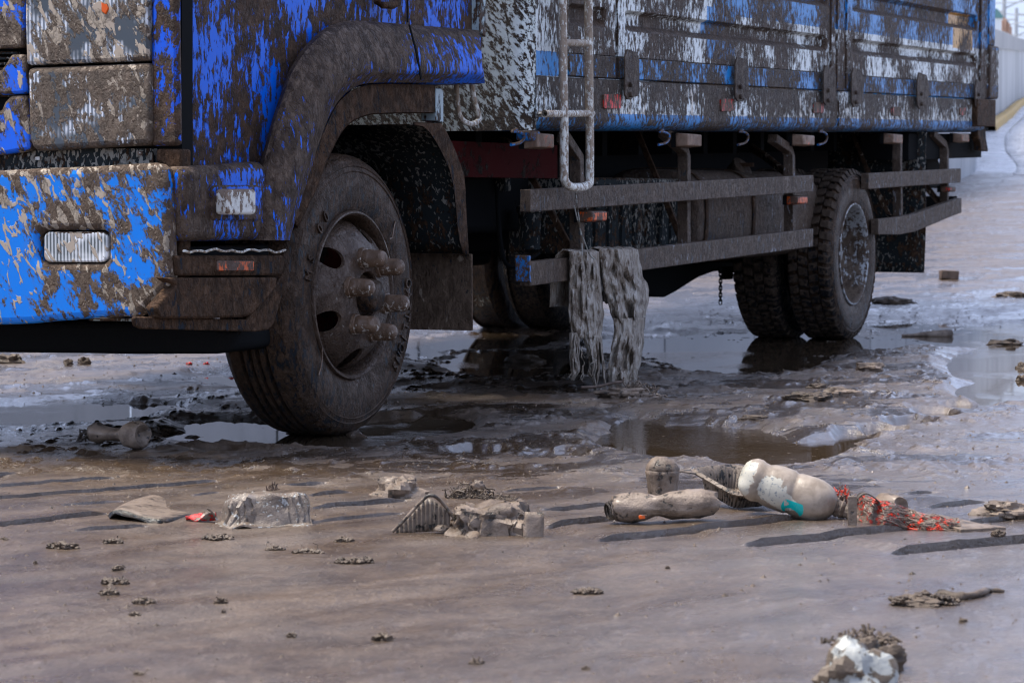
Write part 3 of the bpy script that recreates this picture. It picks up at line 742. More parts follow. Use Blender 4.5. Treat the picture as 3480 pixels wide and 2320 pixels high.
# box below the door joining the flare
box = [(630, 566), (760, 560), (905, 549), (912, 590), (912, 640), (908, 700), (900, 760), (898, 816), (630, 820)]
side('sill_box', box, -.062, .09, M['fender'], .028, seg=5)
sl = empty('side_lamp', (0, 0, 0)); sl.parent = T
side('base_plate', rrect(718, 629, 893, 750, 18), -.068, .02, M['fender'], .006, par=sl)
MB().prism([S(x, y, -.115) for x, y in rrect(778, 642, 872, 730, 12)], (0, .05, 0)).build('lens', M['whitelamp'], sl, bevel=.010, seg=3)
MB().lathe([(0, .008), (.006, .008), (.01, .003)], S(737, 690, -.068), (0, -1, 0), 8, cap=True).build('screw', M['ladder'], sl)
# inner arch trim with the roof of the wheel well
ST2 = [((1478, 292), (1478, 380)), ((1400, 289), (1385, 381)), ((1300, 287), (1290, 383)), ((1245, 293), (1255, 386)), ((1200, 308), (1220, 397)), ((1170, 330), (1190, 413)), ((1140, 365), (1165, 437)),
       ((1118, 410), (1143, 472)), ((1098, 455), (1124, 510)), ((1080, 505), (1105, 548)), ((1062, 560), (1092, 585)), ((1045, 612), (1072, 640)), ((1020, 690), (1040, 705)), ((1000, 760), (1010, 770))]
o_s = smooth_path([(a[0], a[1], 0) for a, _ in ST2], 3); i_s = smooth_path([(b_[0], b_[1], 0) for _, b_ in ST2], 3)
rows = [[S(a.x, a.y, .0), S(a.x, a.y, -.012), S(c.x, c.y, -.018), S(c.x, c.y, -.010), S(c.x + 2, c.y + 3, .02), S(c.x, c.y, .40)] for a, c in zip(o_s, i_s)]
MB().grid(rows).build('arch_trim', M['muddy'], T, smooth=40, solid=.004)
side('arch_end_strip', [(1481, 300), (1500, 300), (1508, 312), (1508, 418), (1481, 410)], .0, .06, M['palemetal'])
# rear half of the wheel well: rim strip, liner facing forward, hanging flap
ol = [(1404, 417), (1498, 421), (1516, 448), (1532, 482), (1550, 522), (1564, 560), (1576, 600), (1580, 640), (1583, 720), (1588, 800), (1592, 866)]
il = [(1404, 424), (1436, 428), (1460, 448), (1482, 480), (1506, 525), (1528, 575), (1544, 640), (1550, 700), (1555, 760), (1562, 815), (1574, 860)]
rows = [[S(a[0], a[1], .02), S(a[0], a[1], -.005), S(c[0], c[1], -.008), S(c[0], c[1], .003), (S(c[0], c[1], 0)[0], .42, S(c[0], c[1], 0)[2])] for a, c in zip(ol, il)]
MB().grid(rows).build('liner', M['darkspeck'], T, smooth=50, solid=.004)
rows = [[S(a[0], a[1], -.010), S(a[0], a[1], -.016), S(c[0], c[1], -.018), S(c[0], c[1], -.012)] for a, c in zip(ol, il)]
MB().grid(rows).build('liner_edge', M['muddy'], T, smooth=50, solid=.004)
for k in range(4):
    w = .78 + .035 * k
    MB().tube([(.83, .06, w), (.83, .36, w)], .007, 6).build('liner_rib', M['darkspeck'], T)
uflap = S(1600, 1000, 0)[0]
MB().box((uflap, -.005, S(1600, 1124, 0)[2]), (uflap + .012, .40, S(1595, 862, 0)[2])).noise(.004, 6).build('front_mudflap', M['flap'], T, bevel=.003)
# ------------------------------------------------ wheels
RT = .478
def tyre_profile(w, rib=True):
    P = [(.034, .280), (.016, .288), (.010, .300), (.003, .330), (.0, .370), (.003, .402), (.0065, .414), (.0035, .417), (.0065, .421), (.010, .432), (.0075, .435), (.012, .440), (.020, .452), (.030, .462), (.036, .4655), (.046, .472)]
    if rib:
        t0, t1 = .052, w - .052
        P.append((t0, RT - .004))
        for g in (.24, .42, .58, .76):
            y = t0 + (t1 - t0) * g
            P += [(y - .008, RT), (y - .006, RT - .014), (y + .006, RT - .014), (y + .008, RT)]
        P.append((t1, RT - .004))
    else:
        P += [(.05, .458), (w - .05, .458)]
    P += [(w - h, r) for h, r in [(.046, .472), (.030, .462), (.012, .440), (.003, .402), (0, .370), (.003, .330), (.010, .300), (.034, .280)]]
    return P
def letters(txt, r, phi0, step, size, c, parent, mat):
    for i, ch in enumerate(txt):
        if ch == ' ': continue
        cu = bpy.data.curves.new('f', 'FONT'); cu.body = ch; cu.size = size; cu.extrude = .0040; cu.bevel_depth = .0014; cu.align_x = 'CENTER'; cu.resolution_u = 3
        ob = bpy.data.objects.new('f', cu); COL.objects.link(ob); bpy.context.view_layer.update()
        me = bpy.data.meshes.new_from_object(ob.evaluated_get(bpy.context.evaluated_depsgraph_get()))
        ph = R(phi0 - step * i); V, F, n = [], [], 0
        xd = Vector((math.sin(ph), 0, -math.cos(ph))); yd = Vector((math.cos(ph), 0, math.sin(ph))); zd = Vector((0, -1, 0))
        for v in me.vertices:
            V.append(Vector(c) + yd * (r - size * .36) + xd * v.co.x * .82 + yd * v.co.y + zd * v.co.z)
        F += [tuple(q + n for q in p.vertices) for p in me.polygons]
        bpy.data.objects.remove(ob); bpy.data.curves.remove(cu); bpy.data.meshes.remove(me)
        mk('letter', V, F, mat, parent, smooth=30)
def front_wheel(y0, full=True):
    w = empty('wheel', (0, 0, 0)); w.parent = T
    c = Vector((0.019, y0, RT - .003)); sgn = 1 if y0 < 1 else -1
    ax = (0, sgn, 0)
    def rmod(h, an):
        if .034 < h < .048: return 1 - .012 * (math.sin(an * 62) > .6)
        return 1
    MB().lathe(tyre_profile(.285), c, ax, 248, rmod=rmod).build('tyre', M['tyre'] if full else M['black'], w, smooth=28)  # far wheel is coloured black to hold the shade under the truck
    if not full:
        MB().lathe([(.02, .284), (.12, .26), (.14, .1), (.14, .02)], c, ax, 40, cap=True).build('rim', M['black'], w); return w
    # rim ring and barrel
    MB().lathe([(.036, .284), (.014, .287), (.006, .283), (.005, .277), (.012, .270), (.03, .266), (.07, .262), (.16, .252), (.20, .25), (.20, .262), (.07, .275), (.036, .284)], c, ax, 96).build('rim', M['rim'], w, smooth=40)
    disc = MB().lathe([(.075, .259), (.050, .250), (.018, .232), (-.004, .214), (-.020, .196), (-.034, .176), (-.040, .162), (-.042, .150), (-.042, .082), (-.036, .078), (.05, .078), (.058, .082), (-.030, .084), (-.030, .160), (-.022, .176), (-.006, .200), (.030, .230), (.06, .250), (.075, .256)], c, ax, 96, close=True).build('rim_disc', M['rim'], w, smooth=30)
    for k in range(6):
        a = R(143 + 58.5 * k)
        o = Vector((math.cos(a) * .216, 0, math.sin(a) * .216))
        cu = MB().lathe([(-.3, .036), (.3, .036)], c + o, (0, 1, 0), 20, cap=True).build('cutter')
        boolean(disc, cu)
    # hub
    MB().lathe([(.10, .074), (-.02, .070), (-.028, .062), (-.030, .058), (-.066, .055), (-.080, .050), (-.086, .040), (-.088, .0)], c, ax, 32).build('hub', M['tyre'], w, smooth=40)
    MB().lathe([(.12, .25), (.12, .08), (.18, .02)], c, ax, 32).build('brake_drum', M['redframe'], w, smooth=40)
    for k in range(6):
        a = R(46 + 60 * k)
        o = c + Vector((math.cos(a) * .130, -.040, math.sin(a) * .130))
        MB().lathe([(0, .038), (.012, .037), (.014, .032), (.032, .0315), (.034, .0300), (.070, .0295), (.083, .025), (.091, .014), (.093, 0)], o, (0, -1, 0), 18,
                   rmod=lambda h, an: 1 - .07 * (abs(math.sin(an * 3)) if .011 < h < .031 else 0)).build('nut_cover', M['nut'], w, smooth=40)
    letters('OATTLIONS', .382, 4, 5.9, .058, c + Vector((0, .0, 0)), w, M['tyre'])
    letters('MS 00', .345, 167, 9.5, .058, c + Vector((0, .0, 0)), w, M['tyre'])
    MB().tube([c + Vector((math.cos(R(a)) * r, -.002, math.sin(R(a)) * r)) for a, r in ((214, .295), (219, .315), (222, .345), (223, .37))], .003, 5).build('sidewall_crack', M['nut'], w)
    MB().tube([c + Vector((math.cos(R(a)) * r, -.002, math.sin(R(a)) * r)) for a, r in ((38, .30), (36, .32), (39, .345), (41, .375))], .003, 5).build('sidewall_crack', M['nut'], w)
    return w
front_wheel(.0)
front_wheel(2.30, False)
def rear_wheel(y0, sgn, outer=True, simple=False):
    w = empty('wheel', (0, 0, 0)); w.parent = T
    c = Vector((5.925, y0, RT - .003)); ax = (0, sgn, 0); W = .265
    MB().lathe(tyre_profile(W, False), c, ax, 120).build('tyre', M['tyre'] if outer else M['tread'], w, smooth=30)
    if not simple:
        b = MB(); N_ = 46; rng = random.Random(int(y0 * 100))
        for k in range(N_):
            for j, (ya, yb, ph) in enumerate([(.006, .072, 0), (.078, .128, .5), (.136, .188, .1), (.194, W - .006, .55)]):
                a0 = 2 * PI * (k + ph) / N_; a1 = a0 + 2 * PI * .74 / N_; am = (a0 + a1) / 2
                sk = .22 * (a1 - a0) * (1 if j % 2 else -1)
                def P(y, r, a): return c + Vector((math.cos(a) * r, y * sgn, math.sin(a) * r))
                ro = RT + rng.uniform(-.002, .001)
                ra = .452 if j in (0,) else ro - .001; rb = .452 if j == 3 else ro - .001
                ya_i, yb_i = (ya + .018, yb) if j == 0 else (ya, yb - .018) if j == 3 else (ya, yb)
                b.hull8([P(ya, .445, a0), P(yb, .445, a0 + sk), P(yb, .445, a1 + sk), P(ya, .445, a1),
                         P(ya_i, ro, a0 + .006), P(yb_i, ro, a0 + sk + .006), P(yb_i, ro, a1 + sk - .006), P(ya_i, ro, a1 - .006)])
        b.build('tread_blocks', M['treadmud'], w, smooth=0, bevel=.003, seg=1)
    if outer:
        MB().lathe([(.036, .284), (.014, .287), (.006, .284), (.004, .277), (.010, .270), (.03, .266), (.09, .262), (.125, .254), (.150, .235), (.164, .20), (.168, .15), (.150, .09), (.10, .075), (.095, .0)], c, ax, 80).build('rim', M['silver'], w, smooth=40)
        for k in range(6):
            a = R(20 + 60 * k)
            MB().lathe([(0, .02), (.03, .02), (.034, .012)], c + Vector((math.cos(a) * .13, sgn * .165, math.sin(a) * .13)), (0, -sgn, 0), 8, cap=True).build('lug_nut', M['rim'], w, smooth=30)
    else:
        MB().lathe([(.03, .284), (.1, .26), (.2, .26)], c, ax, 40).build('rim', M['black'], w)
    return w
rear_wheel(.0, 1); rear_wheel(.315, 1, False)
rear_wheel(2.30, -1, True, True); rear_wheel(1.985, -1, False, True)
# ------------------------------------------------ chassis
for y in (.70, 1.55):
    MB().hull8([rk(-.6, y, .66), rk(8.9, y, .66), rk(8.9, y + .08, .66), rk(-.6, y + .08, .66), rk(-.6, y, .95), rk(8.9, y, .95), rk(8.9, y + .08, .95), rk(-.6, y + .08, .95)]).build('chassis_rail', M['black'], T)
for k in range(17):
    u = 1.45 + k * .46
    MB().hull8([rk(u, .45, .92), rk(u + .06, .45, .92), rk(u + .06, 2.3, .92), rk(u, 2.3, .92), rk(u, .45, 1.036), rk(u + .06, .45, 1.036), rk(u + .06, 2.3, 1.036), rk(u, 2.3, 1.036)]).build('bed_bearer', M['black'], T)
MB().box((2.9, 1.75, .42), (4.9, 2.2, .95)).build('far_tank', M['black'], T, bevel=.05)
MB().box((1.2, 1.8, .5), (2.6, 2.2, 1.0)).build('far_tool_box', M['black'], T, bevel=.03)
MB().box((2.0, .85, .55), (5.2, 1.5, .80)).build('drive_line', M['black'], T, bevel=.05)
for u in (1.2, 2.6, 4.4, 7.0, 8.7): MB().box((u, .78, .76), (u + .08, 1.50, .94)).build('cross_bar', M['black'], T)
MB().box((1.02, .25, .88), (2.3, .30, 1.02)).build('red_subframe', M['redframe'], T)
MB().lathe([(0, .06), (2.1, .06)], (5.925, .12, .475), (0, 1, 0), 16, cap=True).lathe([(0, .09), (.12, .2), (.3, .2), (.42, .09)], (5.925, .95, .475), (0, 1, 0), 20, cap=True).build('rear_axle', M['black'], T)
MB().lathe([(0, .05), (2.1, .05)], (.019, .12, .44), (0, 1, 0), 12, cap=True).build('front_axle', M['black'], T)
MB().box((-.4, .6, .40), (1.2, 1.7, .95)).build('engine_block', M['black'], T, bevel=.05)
side('spring_hanger', [(2140, 905), (2183, 918), (2183, 975), (2205, 1003), (2235, 1009), (2262, 1010), (2300, 990), (2340, 964), (2380, 940), (2430, 922), (2520, 915), (2600, 900), (2600, 840), (2140, 840)], .85, .12, M['black'], .01)
side('bolt_end', [(2468, 905), (2500, 905), (2500, 925), (2492, 928), (2492, 948), (2480, 950), (2478, 928), (2468, 926)], .7, .05, M['black'], .003)
ch = empty('chain', (0, 0, 0)); ch.parent = T
c0 = S(2449, 905, .6); c1 = S(2449, 1035, .6)
for k in range(11):
    z = c0[2] - .004 - k * (c0[2] - c1[2]) / 11
    r_, L_ = .0085, .013; ring = []
    for a in range(12):
        an = 2 * PI * a / 12; x = math.cos(an) * r_; zz = math.sin(an) * r_ + (L_ * .5 if math.sin(an) > 0 else -L_ * .5)
        ring.append((c0[0] + (x if k % 2 else 0), c0[1] + (0 if k % 2 else x), z + zz))
    ring.append(ring[0])
    MB().tube(ring, .0032, 5, cap=False).build('link', M['black'], ch)
# fuel tank
tk = empty('fuel_tank', (0, 0, 0)); tk.parent = T
uc = S(2290, 700, .25)[0]; ue = S(2718, 700, .25)[0]
sec = []
for k in range(28):
    an = 2 * PI * k / 28; e = .62
    cx = math.copysign(abs(math.cos(an)) ** e, math.cos(an)); cz = math.copysign(abs(math.sin(an)) ** e, math.sin(an))
    sec.append((cx, cz))
zt = S(2500, 580, .34)[2]; zb_ = S(2500, 890, .10)[2]; cz0 = (zt + zb_) / 2; hz = (zt - zb_) / 2
rows = [[(u, .38 + cx * .26 * s_, cz0 + cz * hz * s_) for cx, cz in sec] for u, s_ in ((uc, .88), (uc + .015, .97), (uc + .05, 1), (ue - .05, 1), (ue - .015, .97), (ue, .88))]
tb = MB().grid(rows, True); tb.F.append(tuple(range(28))); tb.F.append(tuple(range(5 * 28, 6 * 28)))
tb.build('tank_body', M['muddy_up'], tk, smooth=50)
for px_ in (2400, 2560):
    u = S(px_, 700, .12)[0]
    rows = [[(u + du, .38 + cx * .266, cz0 + cz * (hz + .006)) for cx, cz in sec] for du in (-.02, .02)]
    MB().grid(rows, True).build('strap', M['muddy'], tk, smooth=50, solid=.004)
cpt = Vector(S(2505, 585, .30))
MB().lathe([(-.02, .055), (.03, .055), (.032, .062), (.045, .062), (.05, .05)], cpt, (-.2, -.75, .65), 16, cap=True).build('filler_cap', M['muddy_up'], tk, smooth=40)
MB().box((-.012, -.05, -.01), (.012, .05, .01)).build('cap_handle', M['muddy'], tk, loc=tuple(cpt + Vector((-.2, -.75, .65)).normalized() * .058))
# ribbed tool box, filter bowl, dark boxes
bx = empty('battery_box', (0, 0, 0)); bx.parent = T
a0 = S(1995, 700, .22); a1 = S(2335, 700, .22); zlo = S(2100, 858, .22)[2]; zhi = S(2100, 680, .22)[2] + .1
MB().box((a0[0], .22, zlo), (a1[0], .60, zhi)).build('case', M['darkspeck'], bx, bevel=.012)
for k in range(8):
    u = a0[0] + (a1[0] - a0[0]) * (k + .5) / 8
    MB().tube([(u, .215, zlo + .03), (u, .212, zhi - .03)], .016, 6).build('rib', M['darkspeck'], bx)
fb = S(1800, 780, .40)
MB().lathe([(-.10, .02), (-.085, .045), (.07, .05), (.075, .058), (.10, .058), (.11, .03)], fb, (0, 0, 1), 24, cap=True).build('filter_bowl', M['darkspeck'], T, smooth=40)
q0 = S(1515, 780, .5); q1 = S(1740, 590, .5)
MB().box((q0[0], .5, q0[2] - .02), (q1[0] + .3, .9, q1[2])).build('air_box', M['black'], T, bevel=.03)
q0 = S(1716, 650, .45)
MB().box((q0[0], .45, q0[2]), (q0[0] + .07, .5, q0[2] + .09)).build('bracket', M['darkspeck'], T, bevel=.01)
hp = [S(1690, 640, .45), S(1695, 760, .42), S(1712, 880, .40), S(1745, 905, .38), S(1790, 885, .36), S(1830, 860, .36)]
MB().tube(smooth_path(hp, 5), .010, 7).build('air_hose', M['black'], T, smooth=60)
# under-run guards
YG = -.05
def bar(u0, u1, w0, w1, name='guard_rail', y=YG, mat=None):
    return MB().hull8([rk(u0, y, w0), rk(u1, y, w0), rk(u1, y + .045, w0), rk(u0, y + .045, w0), rk(u0, y, w1), rk(u1, y, w1), rk(u1, y + .045, w1), rk(u0, y + .045, w1)]).build(name, mat or M['muddy_up'], T, bevel=.004)
bar(1.345, 4.975, .716, .803)
bar(1.345, 4.975, .430, .523)
side('rail_cap_plate', [(1799, 868), (1804, 868), (1806, 958), (1801, 957)], YG - .004, .06, M['hookblue'], .001)
bar(S(2952, 600, YG)[0], S(3266, 600, YG)[0], .708, .797)
lo = [(2985, 745, 797), (3060, 737, 797), (3110, 727, 787), (3170, 706, 763), (3225, 686, 739), (3268, 673, 723)]
rows = []
for x, yt, yb in lo:
    a = S(x, yt, YG); c = S(x, yb, YG)
    rows.append([a, c, (c[0], YG + .045, c[2]), (a[0], YG + .045, a[2])])
lr = MB().grid(rows, True); lr.F += [(0, 1, 2, 3), tuple(range(len(lr.V) - 4, len(lr.V)))]
lr.build('guard_rail', M['muddy_up'], T, bevel=.003)
def strut(pts, w=.022, d=.05, name='strut', mat=None):
    P = [Vector(S(x, y, yy)) for x, y, yy in pts]; rows = []
    for i, p in enumerate(P):
        t = (P[min(i + 1, len(P) - 1)] - P[max(i - 1, 0)]).normalized(); n = t.cross(Vector((0, 1, 0))).normalized() * w
        dv = Vector((0, d, 0)); rows.append([p - n, p + n, p + n + dv, p - n + dv])
    b = MB().grid(rows, True); b.F += [(0, 1, 2, 3), tuple(range(len(b.V) - 4, len(b.V)))]
    return b.build(name, mat or M['muddy_up'], T, bevel=.003)
strut([(1930, 462, .02), (1978, 535, .01), (1980, 620, .0), (1980, 900, .0)])
strut([(2272, 450, .02), (2335, 505, .01), (2342, 530, .0), (2342, 860, .0)])
strut([(2640, 470, .02), (2690, 505, .01), (2698, 530, .0), (2700, 800, .0)])
strut([(3064, 470, .02), (3063, 540, .0), (3066, 740, .0)])
strut([(3176, 452, .02), (3216, 490, .01), (3222, 510, .0), (3222, 700, .0)])
MK = M['dark']
strut([(1728, 470, .45), (1839, 637, .28), (1960, 862, .05)], .028, .03, 'brace', MK)
strut([(2172, 440, .40), (2240, 600, .24), (2330, 826, .05)], .024, .03, 'brace', MK)
strut([(2560, 500, .35), (2610, 532, .2), (2690, 596, .02)], .02, .03, 'brace', MK)
strut([(2900, 450, .40), (2960, 590, .20), (3032, 738, .02)], .024, .03, 'brace', MK)
strut([(3130, 590, .30), (3160, 640, .15), (3208, 700, .02)], .020, .03, 'brace', MK)
# rear mudflap, rear beam, small brackets
uf = S(3148, 700, .0)[0]
fl = MB(); z0 = S(3136, 927, .0)[2]; z1 = S(3148, 440, 0)[2] + .1
rows = [[(uf + .02 * math.sin(3 * w) - .04 * (1 - s), y, z0 + (z1 - z0) * s) for y in np.linspace(.0, .62, 8)] for s in np.linspace(0, 1, 10) for w in (s * 2,)]
fl.grid(rows).build('rear_mudflap', M['darkspeck'], T, solid=.012, smooth=60)
MB().hull8([rk(7.2, .05, .86), rk(9.05, .05, .86), rk(9.05, .35, .86), rk(7.2, .35, .86), rk(7.2, .05, 1.02), rk(9.05, .05, 1.02), rk(9.05, .35, 1.02), rk(7.2, .35, 1.02)]).build('rear_beam', M['black'], T)
side('tie_hook', [(3322, 432), (3350, 438), (3352, 470), (3360, 515), (3336, 512), (3332, 482), (3325, 470)], -.03, .05, M['muddy'], .008)
side('lamp_bracket', [(3150, 505), (3200, 508), (3200, 530), (3188, 545), (3200, 566), (3196, 600), (3150, 600)], .3, .04, M['black'], .004)
side('rear_lamp_box', [(3150, 610), (3206, 612), (3206, 640), (3150, 640)], .3, .10, M['black'], .01)
MB().hull8([rk(8.9, .2, .5), rk(9.0, .2, .5), rk(9.0, 2.1, .5), rk(8.9, 2.1, .5), rk(8.9, .2, .6), rk(9.0, .2, .6), rk(9.0, 2.1, .6), rk(8.9, 2.1, .6)]).build('rear_bumper_bar', M['black'], T)
# ------------------------------------------------ load bed
YB = -.05
bed_len = (1.33, 9.12)
prof = [(.02, 1.243), (YB, 1.241), (YB - .004, 1.235), (YB - .004, 1.10), (YB - .006, 1.075), (YB + .004, 1.052), (YB + .03, 1.036), (.02, 1.031), (.3, 1.031)]
rows = [[rk(u, y, w) for y, w in prof] for u in np.linspace(1.39, 8.72, 30)]
# the sill bends round the front corner
cor = []
for a in np.linspace(0, 90, 6):
    ca, sa = math.cos(R(a)), math.sin(R(a))
    cor.append([rk(1.39 - .06 * sa if True else 0, (y if y >= .01 else (.01 + (y - .01) * ca)), w) for y, w in prof])
MB().grid(rows).build('side_sill', M['bedrail'], T, smooth=50)
# front board of the bed with a rounded corner
rows = []
H0, H1 = 1.031, 2.25
pathc = [(1.33, 2.35), (1.33, 1.2), (1.33, .4), (1.33, .10), (1.33, .02)] + [(1.33 + .07 * (1 - math.cos(R(a))), .02 - .07 * math.sin(R(a))) for a in (20, 40, 60, 75, 90)]
for w in np.linspace(H0, H1, 14): rows.append([rk(u, y, w) for u, y in pathc])
MB().grid(rows).build('bed_front_board', M['bedfront'], T, smooth=60)
rows = [[rk(u, YB + .001 if k else YB + .0, w) for k, u in enumerate(np.linspace(1.40, 1.70, 6))] for w in [1.243, 1.33, 1.34, 1.6, 1.9, 2.25]]
MB().grid(rows).build('corner_post', M['bed'], T, smooth=50)
def board(u0, u1, g0, g1):
    P = [(0, 1.340), (0, 1.400), (0, 1.448), (.006, 1.457), (.030, 1.476), (.032, 1.482), (.032, 1.518), (.028, 1.524), (.004, 1.533), (0, 1.537), (0, 1.62), (0, 1.682), (.006, 1.690), (.030, 1.708), (.032, 1.716), (.032, 1.766),
         (.028, 1.772), (.004, 1.784), (0, 1.789), (0, 1.87), (0, 1.930), (.030, 1.955), (.032, 1.962), (.032, 2.01), (.004, 2.03), (0, 2.034), (0, 2.20)]
    us = [(u0, 0), (g0 - .012, 0), (g0, .25), (g0 + .012, .85), (g0 + .03, 1)] + [(u, 1) for u in np.linspace(g0 + .1, g1 - .1, 10)] + [(g1 - .03, 1), (g1 - .012, .85), (g1, .25), (g1 + .012, 0), (u1, 0)]
    rows = [[rk(u, YB + d * s, w) for d, w in P] for u, s in us]
    # returned edges
    rows = [[(x, y + .05, z) for x, y, z in rows[0]]] + rows + [[(x, y + .05, z) for x, y, z in rows[-1]]]
    MB().grid(rows).build('side_board', M['bed'], T, smooth=32)
    MB().hull8([rk(u0, YB - .006, 1.247), rk(u1, YB - .006, 1.247), rk(u1, YB + .04, 1.247), rk(u0, YB + .04, 1.247), rk(u0, YB - .006, 1.337), rk(u1, YB - .006, 1.337), rk(u1, YB + .04, 1.337), rk(u0, YB + .04, 1.337)]).build('hinge_rail', M['bedrail'], T, bevel=.004)
board(1.712, 2.212, 1.735, 2.10); board(2.245, 5.235, 2.335, 5.18); board(5.615, 8.53, 5.66, 8.465)
def vbox(name, u0, u1, w0, w1, y0, y1, mat, bevel=.006, par=None):
    return MB().hull8([rk(u0, y0, w0), rk(u1, y0, w0), rk(u1, y1, w0), rk(u0, y1, w0), rk(u0, y0, w1), rk(u1, y0, w1), rk(u1, y1, w1), rk(u0, y1, w1)]).build(name, mat, par or T, bevel=bevel)
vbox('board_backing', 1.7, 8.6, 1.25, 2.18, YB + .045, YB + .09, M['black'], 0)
vbox('bed_post', 5.245, 5.605, 1.247, 2.22, YB - .008, .02, M['bed'])
vbox('post_rib', 5.33, 5.365, 1.26, 2.22, YB - .016, YB - .007, M['bed'], .003)
vbox('post_rib', 5.50, 5.535, 1.26, 2.22, YB - .016, YB - .007, M['bed'], .003)
vbox('post_plate', 5.38, 5.60, 1.06, 1.246, YB - .012, YB, M['bedrail'], .003)
ue0, ue1 = S(3338, 200, YB)[0], S(3381, 200, YB)[0]
vbox('end_post', 8.545, ue0 + .12, 1.247, 2.22, YB - .012, .05, M['bed'])
vbox('end_post_cover', ue0 + .10, ue1, 1.247, 1.60, YB - .03, .05, M['bed'], .015)
vbox('end_post_cover', ue0 + .10, ue1 - .08, 1.60, 2.25, YB - .02, .05, M['bed'], .01)
vbox('end_bracket', S(3322, 400, YB - .04)[0], S(3384, 400, YB - .04)[0], 1.065, 1.243, YB - .04, .06, M['muddy'], .006)
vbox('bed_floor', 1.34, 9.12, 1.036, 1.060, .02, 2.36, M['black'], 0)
vbox('far_side_board', 1.34, 9.12, 1.03, 2.2, 2.33, 2.36, M['bed'], 0)
vbox('tail_board', 9.10, 9.13, 1.03, 2.2, .06, 2.33, M['bed'], 0)
# hinge latches
for (x0, x1, yt, yb) in [(2125, 2155, 168, 338), (2500, 2528, 192, 345), (2800, 2826, 222, 358), (2895, 2920, 230, 364), (3118, 3142, 246, 370), (3315, 3335, 270, 372)]:
    L = empty('latch', (0, 0, 0)); L.parent = T
    m = (x0 + x1) / 2; q = (x1 - x0)
    pl = [(m - q * .25, yt), (m + q * .2, yt + 3), (x1, yt + 32), (x1, yb - 14), (m + q * .25, yb), (m - q * .2, yb), (x0, yb - 14), (x0, yt + 26)]
    side('plate', pl, YB - .032, .008, M['latch'], .002, par=L)
    side('back_plate', [(x + q * .62, y + (6 if y < (yt + yb) / 2 else -10)) for x, y in pl], YB - .014, .010, M['latch'], .002, par=L)
    for yy in (yb - 50, yb - 16):
        MB().lathe([(0, .012), (.010, .012), (.014, .007)], S(m, yy, YB - .032), (0, -1, 0), 10, cap=True).build('rivet', M['latch'], L)
# reflectors on the sill
for (x0, x1, yt, yb, mm) in [(2053, 2111, 320, 369, 'red'), (2452, 2496, 336, 378, 'redmud'), (2765, 2800, 348, 384, 'redmud'), (3034, 3062, 363, 394, 'redmud'), (3262, 3284, 366, 392, 'redmud')]:
    side('reflector', rrect(x0, yt, x1, yb, 4, 2), YB - .012, .009, M[mm], .001)
# amber side lamps under the bed
for (x0, x1, yt, yb, mm) in [(1818, 1878, 452, 506, 'amber'), (2330, 2380, 454, 500, 'amber'), (2722, 2764, 458, 496, 'amber'), (3030, 3064, 455, 489, 'amber'), (3264, 3290, 454, 484, 'amber'),
                             (2004, 2058, 713, 756, 'amberdark'), (2704, 2740, 664, 696, 'amberdark'), (3222, 3244, 632, 654, 'redmud')]:
    L = empty('marker_lamp', (0, 0, 0)); L.parent = T
    p0 = S(x0, yb, YB); p1 = S(x1, yt, YB)
    b = MB().hull8([(p0[0], YB + .05, p0[2]), (p1[0], YB + .05, p0[2]), (p1[0], YB + .07, p0[2]), (p0[0], YB + .07, p0[2]), (p0[0], YB + .05, p1[2]), (p1[0], YB + .05, p1[2]), (p1[0], YB + .07, p1[2]), (p0[0], YB + .07, p1[2])])
    b.build('base', M['black'], L)
    c_ = .006
    MB().hull8([(p0[0] + c_, YB - .01, p0[2] + c_), (p1[0] - c_, YB - .01, p0[2] + c_), (p1[0], YB + .05, p0[2]), (p0[0], YB + .05, p0[2]), (p0[0] + c_, YB - .01, p1[2] - c_), (p1[0] - c_, YB - .01, p1[2] - c_), (p1[0], YB + .05, p1[2]), (p0[0], YB + .05, p1[2])]).build('lens', M[mm], L, bevel=.006, seg=3)
# rope hooks
for x, s in ((1758, 1.0), (2255, .82), (2525, .75), (2795, .68)):
    P = [S(x - 2 * s, 440, -.02), S(x - 18 * s, 447, -.02), S(x + 2 * s, 448, -.02), S(x + 20 * s, 457, -.02), S(x + 22 * s, 472, -.02), S(x + 8 * s, 486, -.02), S(x - 22 * s, 492, -.02)]
    MB().tube(smooth_path(P, 5), .0065, 8).build('rope_hook', M['hookblue'], T, smooth=60)
vbox('corner_bracket', 1.36, 1.45, .99, 1.03, YB, .02, M['hookblue'], .01)
# ladder
lad = empty('ladder', (0, 0, 0)); lad.parent = T
YL = -.13
A_ = [(1911, -420), (1912, 0), (1914, 250), (1917, 400), (1917, 590), (1919, 612), (1928, 627), (1944, 636), (1966, 637), (1987, 634), (2001, 624), (2004, 600), (2004, 400), (2002, 250), (2000, 0), (1998, -420)]
MB().tube(smooth_path([S(x, y, YL) for x, y in A_], 5), .0172, 12).build('side_rail', M['ladder'], lad, smooth=60)
for y in (-240, -60, 146): MB().tube([S(1914, y, YL), S(2002, y + 1, YL)], .015, 10).build('rung', M['ladder'], lad, smooth=60)
MB().tube([S(1836, 387, -.07), S(1850, 387, YL - .0), S(2004, 386, YL)], .0145, 10).build('rung', M['ladder'], lad, smooth=60)
MB().tube([S(2004, 386, YL), S(2012, 386, -.06)], .014, 10).build('mount', M['ladder'], lad, smooth=60)
# bent tube under the arch
P = [(1551, 270), (1552, 320), (1558, 380), (1572, 408), (1596, 421), (1616, 418), (1628, 405), (1625, 385), (1612, 340), (1600, 270)]
MB().tube(smooth_path([S(x, y, .10) for x, y in P], 5), .0105, 10).build('bent_handle', M['ladder'], T, smooth=60)
